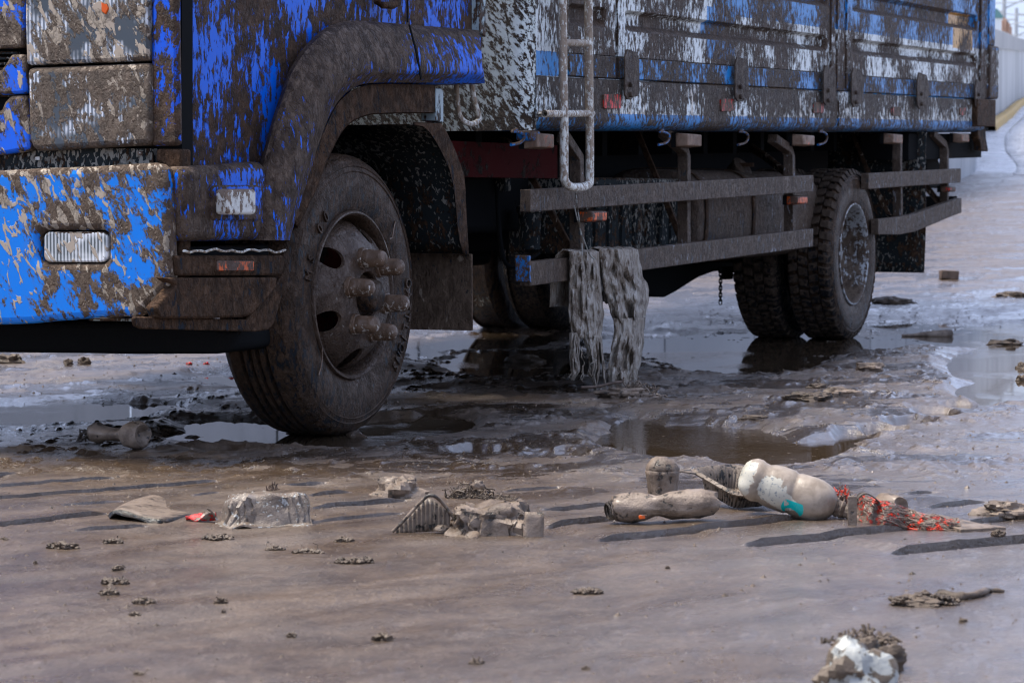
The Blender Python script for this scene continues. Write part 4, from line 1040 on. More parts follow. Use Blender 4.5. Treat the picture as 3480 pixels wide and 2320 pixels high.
# ================================================================== litter and hanging things
def lit_mat(name, c0=(.205, .155, .115), c1=(.095, .068, .048), rough=.5, seed=0, base=(.035, .028, .022), thr=.385, bsc=46, bump=1.0, tan=(.30, .25, .2), base_rough=.3):
    t = NT(name); loc = (seed, seed * 2.1, seed * .7)
    a = t.noise(t.mapp((bsc, bsc, bsc), (0, 0, 0), loc), 1, 6, .62, .3)
    f = t.noise(t.mapp((bsc * 5,) * 3, (0, 0, 0), loc), 1, 5, .65)
    g = t.noise(t.mapp((17, 17, 17), (0, 0, 0), loc), 1, 6, .62)
    mask = t.mr(t.ma('ADD', a, t.ma('MULTIPLY', t.ma('SUBTRACT', g, .5), .3)), thr - .015, thr + .015)
    mc = t.mix(t.mr(g, .38, .62), c1, c0)
    mc = t.mix(t.mr(f, .62, .78, 0, .6), mc, tan)
    b = base(t) if callable(base) else base
    c = t.mix(mask, b, mc)
    h = t.ma('ADD', t.ma('MULTIPLY', mask, .5), t.ma('ADD', t.ma('MULTIPLY', f, .35), t.ma('MULTIPLY', a, .8)))
    r = t.mixf(mask, base_rough, t.mr(f, .3, .7, rough - .12, rough + .12))
    return t.fin(c, r, t.bump(h, .95 * bump, .0055), coat=t.mr(g, .5, .7, 0, .5), coat_rough=.2)
LM = dict(
    mud=lit_mat('litter_mud'), dark=lit_mat('litter_dark', (.075, .056, .04), (.04, .03, .022), seed=3, rough=.45),
    black=lit_mat('black_tray', (.19, .15, .115), (.12, .09, .065), seed=5, thr=.42, bsc=70, base=(.012, .011, .009)),
    pale=lit_mat('pale_bottle', (.27, .225, .18), (.20, .16, .125), seed=7, thr=.45, bsc=16, base=(.50, .52, .50), rough=.42, bump=.5),
    clear=lit_mat('clear_tub', (.21, .17, .135), (.14, .105, .078), seed=9, thr=.40, bsc=70, base=(.42, .42, .40), rough=.35),
    red=lit_mat('red_net', (.2, .15, .12), (.12, .08, .06), seed=11, thr=.46, bsc=50, base=(.60, .04, .014)),
    strap=lit_mat('dark_strap', (.06, .045, .032), (.03, .022, .016), seed=18, thr=.52, bsc=60, base=(.008, .009, .009)),
    redsack=lit_mat('red_sack', (.2, .15, .11), (.10, .07, .05), seed=17, thr=.465, bsc=44, base=(.42, .03, .012)),
    redfilm=lit_mat('red_film', (.2, .15, .12), (.12, .08, .06), seed=12, thr=.49, bsc=60, base=(.6, .015, .015)),
    white=lit_mat('white_plastic', (.12, .09, .06), (.07, .05, .035), seed=13, thr=.50, bsc=26, base=(.34, .35, .33), rough=.5),
    clod=lit_mat('mud_clod', (.125, .090, .062), (.060, .042, .028), seed=15, rough=.55, bsc=60),
    brick=lit_mat('brick_bit', (.13, .085, .06), (.07, .045, .032), seed=16, rough=.6))
def teal_base(t):
    x, y, z = t.xyz()
    d = t.noise(t.mapp((90, 90, 90)), 1, 3, .6)
    wh = t.mix(t.mr(d, .55, .60), (.56, .57, .53), (.08, .12, .16))
    return wh
def bottle_mat():
    t = NT('bottle_mud')
    x, y, z = t.xyz()      # x along the bottle, base at 0
    a = t.noise(t.mapp((22, 22, 22), (0, 0, 0), (4, 1, 2)), 1, 6, .62, .3)
    d = t.noise(t.mapp((110, 110, 110)), 1, 4, .65)
    def near(px_, py_, pz_, r):
        dx = t.ma('SUBTRACT', x, px_); dy = t.ma('SUBTRACT', y, py_); dz = t.ma('SUBTRACT', z, pz_)
        s_ = t.ma('ADD', t.ma('ADD', t.ma('MULTIPLY', dx, dx), t.ma('MULTIPLY', dy, dy)), t.ma('MULTIPLY', dz, dz))
        return t.ma('SUBTRACT', 1, t.ma('MULTIPLY', s_, 1 / (r * r)))
    bare = t.ma('MAXIMUM', near(.095, -.05, -.005, .048), t.ma('MAXIMUM', near(.008, -.02, .005, .055), near(.150, -.045, -.025, .034)))
    bm_ = t.mr(t.ma('ADD', bare, t.ma('MULTIPLY', t.ma('SUBTRACT', a, .5), 2.2)), .28, .36)
    bc = t.mix(t.mr(d, .56, .64, 0, .8), (.44, .42, .35), (.12, .15, .18))
    tl = t.ma('MULTIPLY', t.ma('GREATER_THAN', near(.168, -.045, -.030, .032), .0), t.ma('GREATER_THAN', a, .44))
    tl = t.ma('MULTIPLY', tl, t.ma('LESS_THAN', z, -.012))
    mc = t.mix(t.mr(a, .38, .62), (.20, .16, .12), (.29, .24, .19))
    c = t.mix(bm_, mc, bc); c = t.mix(tl, c, (.0, .42, .40))
    h = t.ma('ADD', t.ma('MULTIPLY', a, .7), t.ma('MULTIPLY', d, .3))
    h = t.ma('SUBTRACT', h, t.ma('MULTIPLY', t.ma('MAXIMUM', bm_, tl), .4))
    return t.fin(c, t.mixf(bm_, .40, .25), t.bump(h, .55, .003), spec=.5)
def orient(o, p0, p1, upv=(0, 0, 1)):
    """local +x from p0 to p1"""
    p0, p1 = Vector(p0), Vector(p1); x = (p1 - p0).normalized(); y = Vector(upv).cross(x).normalized(); z = x.cross(y)
    m = Matrix((x, y, z)).transposed().to_4x4(); m.translation = p0; o.matrix_world = m; return o
_Ys = np.concatenate([np.linspace(3.2, 10, 1700), np.linspace(10, 60, 2500)])
def on(px, py, dz=0.0):
    """the spot on the ground that the photograph shows at this pixel"""
    d = ray(px, py) / ray(px, py)[1]; X = d[0] * _Ys; Z = CAMH + d[2] * _Ys
    g = ground_h(X, _Ys); i = int(np.argmax(Z <= g)) if (Z <= g).any() else len(_Ys) - 1
    return Vector((X[i], _Ys[i], g[i] + dz))
def wrinkle(b, amp, sc, seed=0): return b.noise(amp, sc, (seed, seed * 1.3, 7))
def crease(b, amp, sc, seed=0):
    o = Vector((seed, 3.1 * seed, 5)); V = []
    c = sum((Vector(v) for v in b.V), Vector()) / len(b.V)
    for v in b.V:
        v = Vector(v); q = v * sc + o
        k = abs(mnoise.noise(q)) + .5 * abs(mnoise.noise(q * 2.3)) + .25 * abs(mnoise.noise(q * 5.1))
        V.append(tuple(v + (v - c).normalized() * amp * (1.1 - 2.6 * k)))
    b.V = V; return b

# --- crushed bottle by the front wheel
e = empty('crushed_bottle', label='mud-coated bottle squashed in the middle, left of the front wheel, dished base showing', cat='bottle')
prof_ = [(0, .012), (.003, .018), (.010, .025), (.022, .030), (.04, .034), (.07, .030), (.10, .026), (.135, .024), (.16, .026), (.18, .036), (.20, .043), (.225, .044), (.240, .041), (.246, .034), (.240, .024), (.228, .012), (.225, .001)]
b = MB().lathe(prof_, (0, 0, 0), (1, 0, 0), 40, rmod=lambda h, an: 1 - (.16 * abs(math.sin(an)) if .06 < h < .17 else .0)); wrinkle(b, .006, 26, 3); crease(b, .003, 30, 2)
b.build('body', LM['mud'], e, smooth=60)
b = MB()
for k in range(9): b.tube([(.004, 0, 0), (-.012 - .004 * k % .01, random.uniform(-.025, .025), random.uniform(-.02, .015)), (-.03, random.uniform(-.03, .03), -.028)], .0035, 5)
b.build('torn_neck', LM['dark'], e)
orient(e, on(305, 1512, .040), on(535, 1532, .044))
# --- big bottle, base up on the tray
e = empty('large_bottle', label='large pale mud-coated bottle with lobed base and teal print, propped on the black tray', cat='bottle')
bp_ = [(0, .001), (-.002, .014), (.002, .026), (.006, .036), (.016, .046), (.032, .0535), (.048, .0545), (.060, .051), (.072, .050), (.084, .0545), (.11, .056), (.145, .0555), (.150, .053), (.156, .052), (.162, .055), (.20, .0575), (.222, .0565), (.242, .052), (.258, .043), (.270, .031), (.277, .022)]
def lob(h, an): return 1 - (.16 * (.5 + .5 * math.cos(an * 5)) * max(0, 1 - abs(h - .006) / .05))
b = MB().lathe(bp_, (0, 0, 0), (1, 0, 0), 60, rmod=lob); wrinkle(b, .0035, 18, 2)
b.build('body', bottle_mat(), e, smooth=60)
MB().lathe([(.272, .021), (.279, .0215), (.281, .0235), (.284, .0215), (.292, .021), (.294, .0225), (.300, .0205), (.304, .0165), (.306, .018), (.322, .0175), (.326, .013), (.326, .0)], (0, 0, 0), (1, 0, 0), 32).build('neck', LM['mud'], e, smooth=40)
pc = on(2862, 1762, .022); pb = GY(2516, 1614, pc[1] + .05)
orient(e, pb, pc); e.scale = (.87, .96, .96)
# --- black ribbed tray under it
e = empty('ribbed_tray', label='open black ribbed food tray, tilted and caked in mud, under the large pale bottle', cat='tray')
D = Vector(on(2500, 1735, .036)); Avec = Vector(GY(2380, 1592, D.y + .17)); Bv = Avec + (Vector(GY(2560, 1578, Avec.y + .10)) - Avec).normalized() * .165
Cc = D + (Bv - Avec)
X = (Cc - D); Y = (Avec - D); N_ = X.cross(Y).normalized(); lx, ly = X.length, Y.length; X.normalize(); Y = N_.cross(X).normalized()
def TP(u, v, h): return D + X * u + Y * v + N_ * h
def rr_loop(ins, h, n=6, ripple=0, rad=.03):
    out = []
    r = max(.008, rad - ins * .3)
    for cx, cy, a0 in ((lx - ins - r, ins + r, -90), (lx - ins - r, ly - ins - r, 0), (ins + r, ly - ins - r, 90), (ins + r, ins + r, 180)):
        for k in range(n + 1):
            a = R(a0 + 90 * k / n); out.append((cx + r * math.cos(a), cy + r * math.sin(a)))
    # resample evenly with ripple
    P = [Vector((x, y, 0)) for x, y in out]; P.append(P[0]); L = [0]
    for a, c in zip(P[:-1], P[1:]): L.append(L[-1] + (c - a).length)
    res = []; m = 200
    for k in range(m):
        s = L[-1] * k / m; j = max(i for i in range(len(L)) if L[i] <= s + 1e-9); j = min(j, len(P) - 2)
        t = (s - L[j]) / max(1e-9, L[j + 1] - L[j]); q = P[j].lerp(P[j + 1], t)
        cdir = (Vector((lx / 2, ly / 2, 0)) - q).normalized()
        q = q + cdir * ripple * (1 if (k % 4) < 2 else 0)
        res.append(TP(q.x, q.y, h))
    return res
outer = [rr_loop(.0, -.004), rr_loop(-.002, .0), rr_loop(.004, .005), rr_loop(.010, .001), rr_loop(.014, -.004, ripple=.0), rr_loop(.019, -.012, ripple=.003), rr_loop(.030, -.046, ripple=.003), rr_loop(.040, -.050), rr_loop(.06, -.050, rad=.02)]
tb = MB().grid(outer, True); tb.F.append(tuple(range(len(tb.V) - 200, len(tb.V))))
tb.build('shell', LM['black'], e, smooth=40, solid=.0022)
MB().add([TP(-.04, ly * .95, .0), TP(-.005, ly * .80, .001), TP(.004, ly * .98, .002), TP(-.005, ly * 1.0, .001)], [(0, 1, 2, 3)]).build('lip_tab', LM['black'], e, solid=.003, smooth=0)
e.location = (0, 0, 0)
# --- crushed bottle in front of it
e = empty('flattened_bottle', label='flattened mud-covered bottle with a crumpled open end, lying just left of the black tray', cat='bottle')
pr = [(.012, .020), (-.004, .024), (.0, .031), (.02, .036), (.045, .036), (.07, .034), (.085, .034), (.10, .032), (.13, .033), (.17, .035), (.20, .035), (.225, .033), (.238, .028), (.244, .016), (.240, .004)]
b = MB().lathe(pr, (0, 0, 0), (1, 0, 0), 44, rmod=lambda h, an: 1 - (.13 * abs(math.sin(an + .5)) if .08 < h < .15 else .04)); wrinkle(b, .007, 20, 8); crease(b, .007, 28, 1)
b.build('body', LM['mud'], e, smooth=40)
b = MB()
for k in range(3): b.lathe([(-.002 - .007 * k, .022 - .002 * k), (-.005 - .007 * k, .026 - .002 * k), (-.008 - .007 * k, .022 - .002 * k)], (0, -.004, .0), (1, .45, .1), 24)
b.lathe([(.0, .024), (.001, .0)], (0, 0, 0), (1, .3, 0), 20)  # dark disc painted in for the shade inside the mouth
b.build('mouth_ring', LM['dark'], e, smooth=40)
MB().box((.055, -.038, -.022), (.075, -.033, -.012)).build('orange_scrap', M['amberdark'], e, bevel=.002)
orient(e, on(2092, 1778, .034), on(2420, 1768, .040))
# --- upturned ribbed cup
e = empty('upturned_cup', loc=tuple(on(2252, 1678)), label='upturned ribbed cup caked in mud, standing alone at the edge of the brown puddle', cat='cup')
def rib(h, an): return 1 + (.045 * (abs(math.sin(an * 5.5)) ** .5 - .6))
b = MB().lathe([(-.02, .037), (.0, .038), (.03, .041), (.052, .044), (.060, .0455), (.063, .043), (.067, .0445), (.078, .041), (.090, .031), (.098, .018), (.100, 0)], (0, 0, 0), (0, 0, 1), 66, rmod=rib); wrinkle(b, .003, 40, 5)
b.build('cup_body', LM['mud'], e, smooth=60)
# --- tub with red wrapper
e = empty('upturned_tub', label='clear ribbed tub turned upside down under a smooth layer of mud, near a red scrap', cat='tub')
def tub(L, W, H, mat, e, r0=.03, ribs=.004, taper=.016, flange=.012, seed=1, amp=.004):
    rows = []
    for ins, z, rp in ((-flange, 0, 0), (-flange, .004, 0), (0, .006, 0), (taper * .1, H * .1, ribs), (taper * .3, H * .3, ribs), (taper * .45, H * .48, ribs), (taper * .6, H * .64, ribs), (taper * .75, H * .78, ribs), (taper, H * .90, 0), (taper + .006, H * .96, 0), (taper + .014, H * .99, 0), (taper + .03, H, 0)):
        out = []; m = 160; hx, hy = L / 2 - ins, W / 2 - ins
        for k in range(m):
            an = 2 * PI * k / m; ex_ = .32
            x = math.copysign(abs(math.cos(an)) ** ex_, math.cos(an)) * hx; y = math.copysign(abs(math.sin(an)) ** ex_, math.sin(an)) * hy
            f = 1 - rp / hy * (1 if (int(x / L * 26 + y / L * 26 + 100) % 2) else 0)
            out.append((x * f, y * f, z))
        rows.append(out)
    b = MB().grid(rows, True); b.F.append(tuple(range(len(b.V) - 160, len(b.V)))); wrinkle(b, amp, 24, seed); crease(b, amp * .5, 34, seed)
    b.build('tub_body', mat, e, smooth=38)
tub(.215, .12, .078, LM['clear'], e, amp=.009)
p0, p1 = on(760, 1792), on(1040, 1782); mid = (Vector(p0) + Vector(p1)) / 2
e.location = (mid.x, mid.y + .05, mid.z - .006); e.rotation_euler = (R(-3), R(1), math.atan2(p1.y - p0.y, p1.x - p0.x))
e = empty('red_wrapper', label='crumpled red and white wrapper strip poking out left of the clear tub', cat='wrapper')
a = on(735, 1775, .016); c = on(632, 1768, .006); rows = []
for s in np.linspace(0, 1, 10):
    p = Vector(a).lerp(Vector(c), s); rows.append([p + Vector((0, -.012 + .024 * v + .004 * math.sin(9 * s + 3 * v), .012 * math.sin(7 * s + 5 * v) * (1 - .5 * s))) for v in np.linspace(0, 1, 6)])
MB().grid(rows).build('film', LM['redfilm'], e, solid=.0012, smooth=40)
MB().tube([a + Vector((.004, -.01, -.008)), a + Vector((-.01, -.012, .012)), a + Vector((-.02, -.01, .02))], .003, 6).build('white_edge', LM['white'], e)
# --- folded cardboard at the left
e = empty('buried_carton', label='flattened corrugated carton buried in mud, dark folded edge open, left of clear tub', cat='carton')
def strip_rows(front_px, back_px, zf, zb, n=26, m=7, arch_=0):
    F_ = smooth_path([(x, y, z) for (x, y), z in zip(front_px, zf)], 6); B_ = smooth_path([(x, y, z) for (x, y), z in zip(back_px, zb)], 6); rows = []
    for k in range(n):
        i = k / (n - 1) * (len(F_) - 1); j = int(min(i, len(F_) - 2)); t = i - j; f = F_[j].lerp(F_[j + 1], t)
        i2 = k / (n - 1) * (len(B_) - 1); j2 = int(min(i2, len(B_) - 2)); bb = B_[j2].lerp(B_[j2 + 1], i2 - j2)
        pf = Vector(G(f.x, f.y, f.z)); pb_ = Vector(G(bb.x, bb.y, bb.z))
        rows.append([pf.lerp(pb_, v) + Vector((0, 0, arch_ * math.sin(PI * v))) for v in np.linspace(0, 1, m)])
    return rows
g_ = strip_rows([(362, 1765), (376, 1742), (400, 1733), (432, 1737), (470, 1752), (520, 1762), (560, 1765), (620, 1752), (690, 1738)], [(392, 1722), (420, 1712), (450, 1700), (480, 1692), (510, 1684), (540, 1686), (570, 1700), (620, 1712), (680, 1725)],
                [.014, .045, .054, .052, .042, .036, .034, .030, .020], [.012, .02, .03, .036, .040, .034, .022, .016, .01])
MB().grid(g_).build('upper_ply', LM['mud'], e, smooth=60, solid=.004)
MB().grid([[r_[0] + Vector((0, -.004, .001)), r_[0] + Vector((0, -.005, -.009 - .003 * math.sin(k_ * .9))), r_[0] + Vector((0, .004, -.012))] for k_, r_ in enumerate(g_)]).build('dark_edge', LM['strap'], e, smooth=60, solid=.003)
g_ = strip_rows([(372, 1778), (396, 1786), (440, 1790), (500, 1793), (560, 1794), (640, 1782)], [(392, 1760), (420, 1758), (450, 1758), (510, 1760), (570, 1762), (640, 1760)], [.014, .010, .010, .010, .010, .010], [.012] * 6)
MB().grid(g_).build('lower_ply', LM['dark'], e, smooth=60, solid=.004)
# --- crumpled bag
def lump(name, px, py, wpx, hm, label, cat, mat, seed=0, flat=.6, amp=.35, rot=0, par=None, n=26, dz=0, group=None, crease=30, sink=.25, sm=55):
    p = on(px, py); Z = p.y; w = wpx / FPX * Z / 2
    b = MB(); rows = []
    for i in range(n // 2 + 1):
        th = PI * i / (n // 2); rows.append([(math.sin(th) * math.cos(2 * PI * k / n), math.sin(th) * math.sin(2 * PI * k / n), math.cos(th)) for k in range(n)])
    b.grid(rows, True)
    V = []
    for v in b.V:
        v = Vector(v); d = 1 + amp * mnoise.noise(v * 1.6 + Vector((seed, 0, 3))) + amp * .5 * mnoise.noise(v * 4.1 + Vector((0, seed, 1))) + amp * .3 * abs(mnoise.noise(v * crease * .3 + Vector((seed, 1, 0))))
        V.append((v.x * d * w, v.y * d * w * flat, v.z * d * hm))
    b.V = V
    o = b.build(name, mat, par, smooth=sm)
    o.location = (p.x, p.y + w * flat * .6, p.z + hm * (1 - 2 * sink) * .5 + dz); o.rotation_euler = (0, 0, rot)
    if label: tag(o, label, cat, group)
    return o
lump('crumpled_bag', 1352, 1692, 175, .042, 'crumpled mud-covered bag with a torn hole, behind the bent tray', 'bag', LM['mud'], seed=4, amp=.40, flat=.7, n=30, sink=.3, sm=18)
p = on(1352, 1690)
# --- bent tray
e = empty('bent_tray', label='thin black tray folded into a tent shape, its pale rim bent over the mud', cat='tray')
Zt = on(1440, 1812).y
def TT(px, py, dy=0): return Vector(GY(px, py, Zt + dy))
rim = [(1333, 1806), (1375, 1765), (1415, 1720), (1448, 1688), (1462, 1683), (1478, 1686), (1500, 1704), (1535, 1748), (1570, 1795), (1600, 1836)]
rp = smooth_path([TT(x, y, -.01 + .02 * (i > 5)) for i, (x, y) in enumerate(rim)], 4)
MB().tube(rp, .0042, 8).build('rim', LM['mud'], e, smooth=60)
rows = []
for s in np.linspace(0, 1, 26):
    x = 1345 + s * 185; top = np.interp(x, [1345, 1450, 1470, 1540], [1798, 1692, 1694, 1755]); bot = np.interp(x, [1345, 1450, 1530], [1812, 1806, 1800])
    dd = .012 + .004 * (int(s * 26) % 2)
    rows.append([TT(x, top + (bot - top) * v, dd + .02 * v * 0) for v in np.linspace(0, 1, 6)])
MB().grid(rows).build('ribbed_side', LM['black'], e, smooth=25, solid=.002)
MB().grid([[TT(1510, 1762, .03), TT(1540, 1772, .03)], [TT(1470, 1800, .0), TT(1512, 1806, -.005)]]).build('loose_flap', LM['mud'], e, solid=.003)
# --- squashed tub right of it
e = empty('squashed_tub', label='squashed mud-filled tub with a loose flap at its right end, beside the bent tray', cat='tub')
tub(.19, .11, .066, LM['mud'], e, ribs=.003, seed=9, amp=.020)
p0, p1 = on(1560, 1822), on(1790, 1818); mid = (p0 + p1) / 2
e.location = (mid.x, mid.y + .045, mid.z - .004); e.rotation_euler = (R(4), R(2), math.atan2(p1.y - p0.y, p1.x - p0.x))
q = e.matrix_world.inverted
rows = [[Vector((.065 + .045 * v, -.068 - .012 * s, .070 - .078 * s)) for v in np.linspace(0, 1, 5)] for s in np.linspace(0, 1, 6)]
b = MB().grid(rows); wrinkle(b, .004, 30, 2); b.build('flap', LM['mud'], e, solid=.003, smooth=50)
MB().tube([(-.10, -.062, -.0), (-.04, -.066, -.008), (.03, -.064, -.012), (.06, -.06, -.01)], .005, 8).build('bottom_rim', LM['pale'], e, smooth=60)
lump('pebble', 1625, 1712, 40, .012, 'small muddy stone resting on the squashed tub', 'stone', LM['mud'], seed=2, dz=.045)
def crumble(name, px, py, wpx, hm, label, seed, mat=None, group=None, cat='clod', par=None, hair=.12):
    rng = random.Random(seed); p = on(px, py); w = wpx / FPX * p.y / 2; b = MB(); n = int(30 + wpx * 1.3)
    spine = [(-.9, rng.uniform(-.5, .5)), (-.3, rng.uniform(-.6, .6)), (.3, rng.uniform(-.6, .6)), (.9, rng.uniform(-.5, .5))]
    for k in range(n):
        s = rng.random() ** .8; t_ = rng.random(); i = min(2, int(t_ * 3)); f = t_ * 3 - i
        cx = (spine[i][0] * (1 - f) + spine[i + 1][0] * f) * w + rng.gauss(0, w * .10); cy = (spine[i][1] * (1 - f) + spine[i + 1][1] * f) * w * .6 + rng.gauss(0, w * .12)
        r = min(w * .30, rng.uniform(.0022, .0075)) * (1.3 if rng.random() < .2 else 1); cz = rng.uniform(0, 1) * hm * (1 - abs(cx) / w * .5)
        if rng.random() < hair:
            q = [(cx, cy, max(0, cz - .002))]
            for j in range(2): q.append((q[-1][0] + rng.gauss(0, .004), q[-1][1] + rng.gauss(0, .003), max(0, q[-1][2] + rng.gauss(.001, .0035))))
            b.tube(q, r * .22 + .0004, 4)
        else:
            V = [Vector(v) for v in ((1, 0, 0), (0, 1, 0), (-1, 0, 0), (0, -1, 0), (0, 0, 1), (0, 0, -1), (.6, .6, .5), (-.6, .6, .5), (.6, -.6, .5), (-.6, -.6, .5))]
            bm = bmesh.new(); [bm.verts.new(Vector((cx, cy, cz)) + Vector((v.x * r * rng.uniform(.6, 1.5), v.y * r * rng.uniform(.5, 1.1), v.z * r * rng.uniform(.5, 1)))) for v in V]
            g = bmesh.ops.convex_hull(bm, input=bm.verts); bm.verts.index_update(); n0 = len(b.V)
            b.V += [tuple(v.co) for v in bm.verts]; b.F += [tuple(v.index + n0 for v in fc.verts) for fc in bm.faces]; bm.free()
    o = b.build(name, mat or LM['clod'], par, smooth=0); o.location = (p.x, p.y, p.z)
    if label: tag(o, label, cat, group); o['kind'] = 'thing'
    return o
# --- twig and fibre clumps
def twigs(name, px, py, wpx, hm, n, mat, label, cat, seed=1, th=.0016, tail=False):
    rng = random.Random(seed); p = on(px, py); w = wpx / FPX * p.y / 2; b = MB()
    for k in range(n):
        a = rng.uniform(0, 2 * PI); r = w * math.sqrt(rng.random()); x, y = r * math.cos(a), r * math.sin(a) * .5
        hh = hm * (1 - (r / w) ** 2) * rng.uniform(.2, 1.1); P = [(x, y, rng.uniform(-.003, hh))]
        for s in range(3):
            l = P[-1]; P.append((l[0] + rng.gauss(0, w * .16), l[1] + rng.gauss(0, w * .08), max(-.003, l[2] + rng.gauss(0, hm * .28))))
        b.tube(smooth_path(P, 3), th * rng.uniform(.6, 1.6), 4)
    o = b.build(name, mat, None, smooth=60); o.location = p
    return tag(o, label, cat, kind='stuff')
twigs('twig_clump', 1600, 1690, 150, .035, 130, LM['clod'], 'tangle of thin dark twigs and weed behind the squashed tub', 'twigs', 3)
twigs('weed_clump', 1700, 1695, 140, .012, 60, LM['clod'], 'low strand of dark weed at the end of a mud groove', 'weed', 5, .001)
twigs('dry_tuft', 928, 1665, 44, .024, 40, LM['brick'], 'small dry tuft of grass behind the clear tub', 'tuft', 8, .001)
# --- red net sack
e = empty('net_sack', label='torn red net sack full of mud, right of the large bottle neck', cat='sack')
Pn = [(2905, 1770), (2960, 1772), (3020, 1785), (3080, 1798), (3140, 1805), (3200, 1800), (3255, 1795)]
rows = []
for i, s in enumerate(np.linspace(0, 1, 22)):
    x = 2900 + 365 * s; y = 1768 + 34 * min(1, s * 1.5)
    c = on(x, y); c.z = max(c.z, .020); wd = .060 * (1 - .45 * s); hh = .064 * (1 - .66 * s ** .9) * min(1, .55 + s * 5)
    row = []
    for k in range(17):
        a = PI * k / 16; nz = mnoise.noise(Vector((s * 7, k * .5, 3))) * .012
        row.append(Vector((c.x, c.y + wd - math.cos(a) * (wd + nz), c.z - .006 + math.sin(a) * (hh + nz))))
    rows.append(row)
crease(MB().grid(rows), .006, 40, 3).build('sack_body', LM['redsack'], e, smooth=50)
rng = random.Random(4); b = MB(); b2 = MB()
for k in range(520):
    i_ = min(20.0, abs(rng.gauss(0, 9))); a_ = rng.choice([rng.uniform(1, 15), rng.uniform(0, 6), rng.uniform(0, 4)]); di = rng.gauss(.7, .7); da = rng.gauss(0, .9); P = []
    for q_ in range(5):
        i0, a0_ = int(max(0, min(20, i_))), int(max(0, min(15, a_))); fi, fa = max(0, min(1, i_ - i0)), max(0, min(1, a_ - a0_))
        p = (rows[i0][a0_] * (1 - fi) + rows[i0 + 1][a0_] * fi) * (1 - fa) + (rows[i0][a0_ + 1] * (1 - fi) + rows[i0 + 1][a0_ + 1] * fi) * fa
        P.append(p + Vector((0, -.0015, .0035 + abs(rng.gauss(0, .0012))))); i_ += di + rng.gauss(0, .3); a_ += da + rng.gauss(0, .4)
    b.tube(smooth_path(P, 3), rng.uniform(.0006, .0012), 3, cap=False)
for k in range(110):   # the bundle left of the strap
    p = on(2868, 1765) + Vector((rng.uniform(-.022, .02), rng.uniform(.05, .09), rng.uniform(.01, .075)))
    P = [p]; d = Vector((rng.gauss(0, .4), rng.gauss(0, .3), rng.gauss(-.7, .5))).normalized() * .02
    for q_ in range(2): P.append(P[-1] + d * .6 + Vector((rng.gauss(0, .002),) * 3))
    b.tube(smooth_path(P, 2), .0014, 4)
o = b.build('red_fibre', LM['red'], e, smooth=0); o['kind'] = 'stuff'
e = empty('strap', label='grey muddy strap standing upright beside the bottle neck, in front of the red net', cat='strap')
c = on(2896, 1784)
MB().box((-.011, -.003, -.01), (.011, .003, .068)).noise(.0015, 30).build('band', LM['mud'], e, loc=tuple(c), bevel=.001)
P = [c + Vector(v) for v in ((.010, .01, .055), (.018, .012, .068), (.032, .014, .074), (.05, .016, .066), (.066, .018, .052))]
b = MB(); pth = smooth_path(P, 4); b.grid([[q_ + Vector((0, -.012, 0)), q_ + Vector((0, .02, 0))] for q_ in pth]).build('arched_end', LM['dark'], e, solid=.003, smooth=50)
# --- half-buried can
e = empty('half_buried_can', label='dented muddy can half sunk behind the red net sack', cat='can')
b = MB().lathe([(0, .0), (.002, .022), (.006, .026), (.04, .027), (.074, .0265), (.080, .024), (.077, .019), (.070, .001)], (0, 0, 0), (1, 0, 0), 32); wrinkle(b, .004, 30, 6); b.build('body', LM['mud'], e, smooth=50)
orient(e, on(2985, 1728, .014), on(3085, 1742, .012))
# --- plank tip
pk = [Vector(G(px_, py_, .043)) for px_, py_ in ((3120, 1742), (3200, 1748), (3330, 1776), (3420, 1789), (3264, 1797))]
tag(MB().prism(pk, (0, 0, -.02)).build('plank', LM['mud'], None, bevel=.002), 'thin pointed plank under mud, right of the red net sack', 'plank')
lump('muddy_cloth', 3420, 1752, 190, .022, 'creased muddy cloth lying flat at the right edge of the photo', 'cloth', LM['mud'], seed=7, amp=.5, n=40, crease=60, flat=.5, sm=22)
CL2 = (3392, 1836, 46, .014, 'small rough clod on the bare mud below the pointed plank')
# --- white plastic at the bottom
e = empty('white_plastic_lump', label='crumpled white plastic with a dark muddy fringe at the bottom edge of the photo', cat='plastic')
o = lump('white_sheet', 2915, 2335, 250, .052, None, None, LM['white'], seed=5, amp=.34, n=34, crease=16, par=None, flat=.75, sm=24); o.parent = e
o2 = crumble('muddy_fringe', 2950, 2262, 250, .060, None, 15, par=e, hair=.15); o2['kind'] = 'stuff'
o2 = lump('lower_fold', 2960, 2285, 190, .040, None, None, LM['clod'], seed=17, amp=.5, n=40, crease=40, flat=.4, sm=25); o2.parent = e
rng = random.Random(9); b = MB(); c0 = on(2945, 2250)
for k in range(60):
    x = rng.uniform(-.065, .06); P = [(c0.x + x, c0.y + .03 + rng.uniform(0, .02), c0.z + .03), (c0.x + x + rng.gauss(0, .004), c0.y + .03, c0.z + .046 - abs(x) * .3), (c0.x + x + rng.gauss(0, .006), c0.y + .035, c0.z + rng.uniform(.05, .062) - abs(x) * .4)]
    b.tube(P, .0022, 4)
b.build('fringe', LM['clod'], e)['kind'] = 'stuff'
# --- lump with tail
e = empty('weed_lump', label='brown weed-covered lump with a thin tail on the smooth mud at lower right', cat='debris')
o = lump('mound', 3130, 2060, 150, .014, None, None, LM['clod'], seed=21, amp=.5, n=44, crease=60, flat=.55, sm=25); o.parent = e
o = crumble('crumbs', 3140, 2056, 230, .022, None, 5, par=e); o['kind'] = 'stuff'
pth = smooth_path([on(3190, 2030, .006), on(3260, 2038, .006), (on(3320, 2030, .007)), on(3360, 2015, .006), on(3410, 2012, .003)], 6)
b = MB().tube(pth, [.010] * 8 + [.008] * (len(pth) - 16) + [.004] * 8, 8); wrinkle(b, .004, 60, 3); b.build('tail', LM['clod'], e, smooth=60)
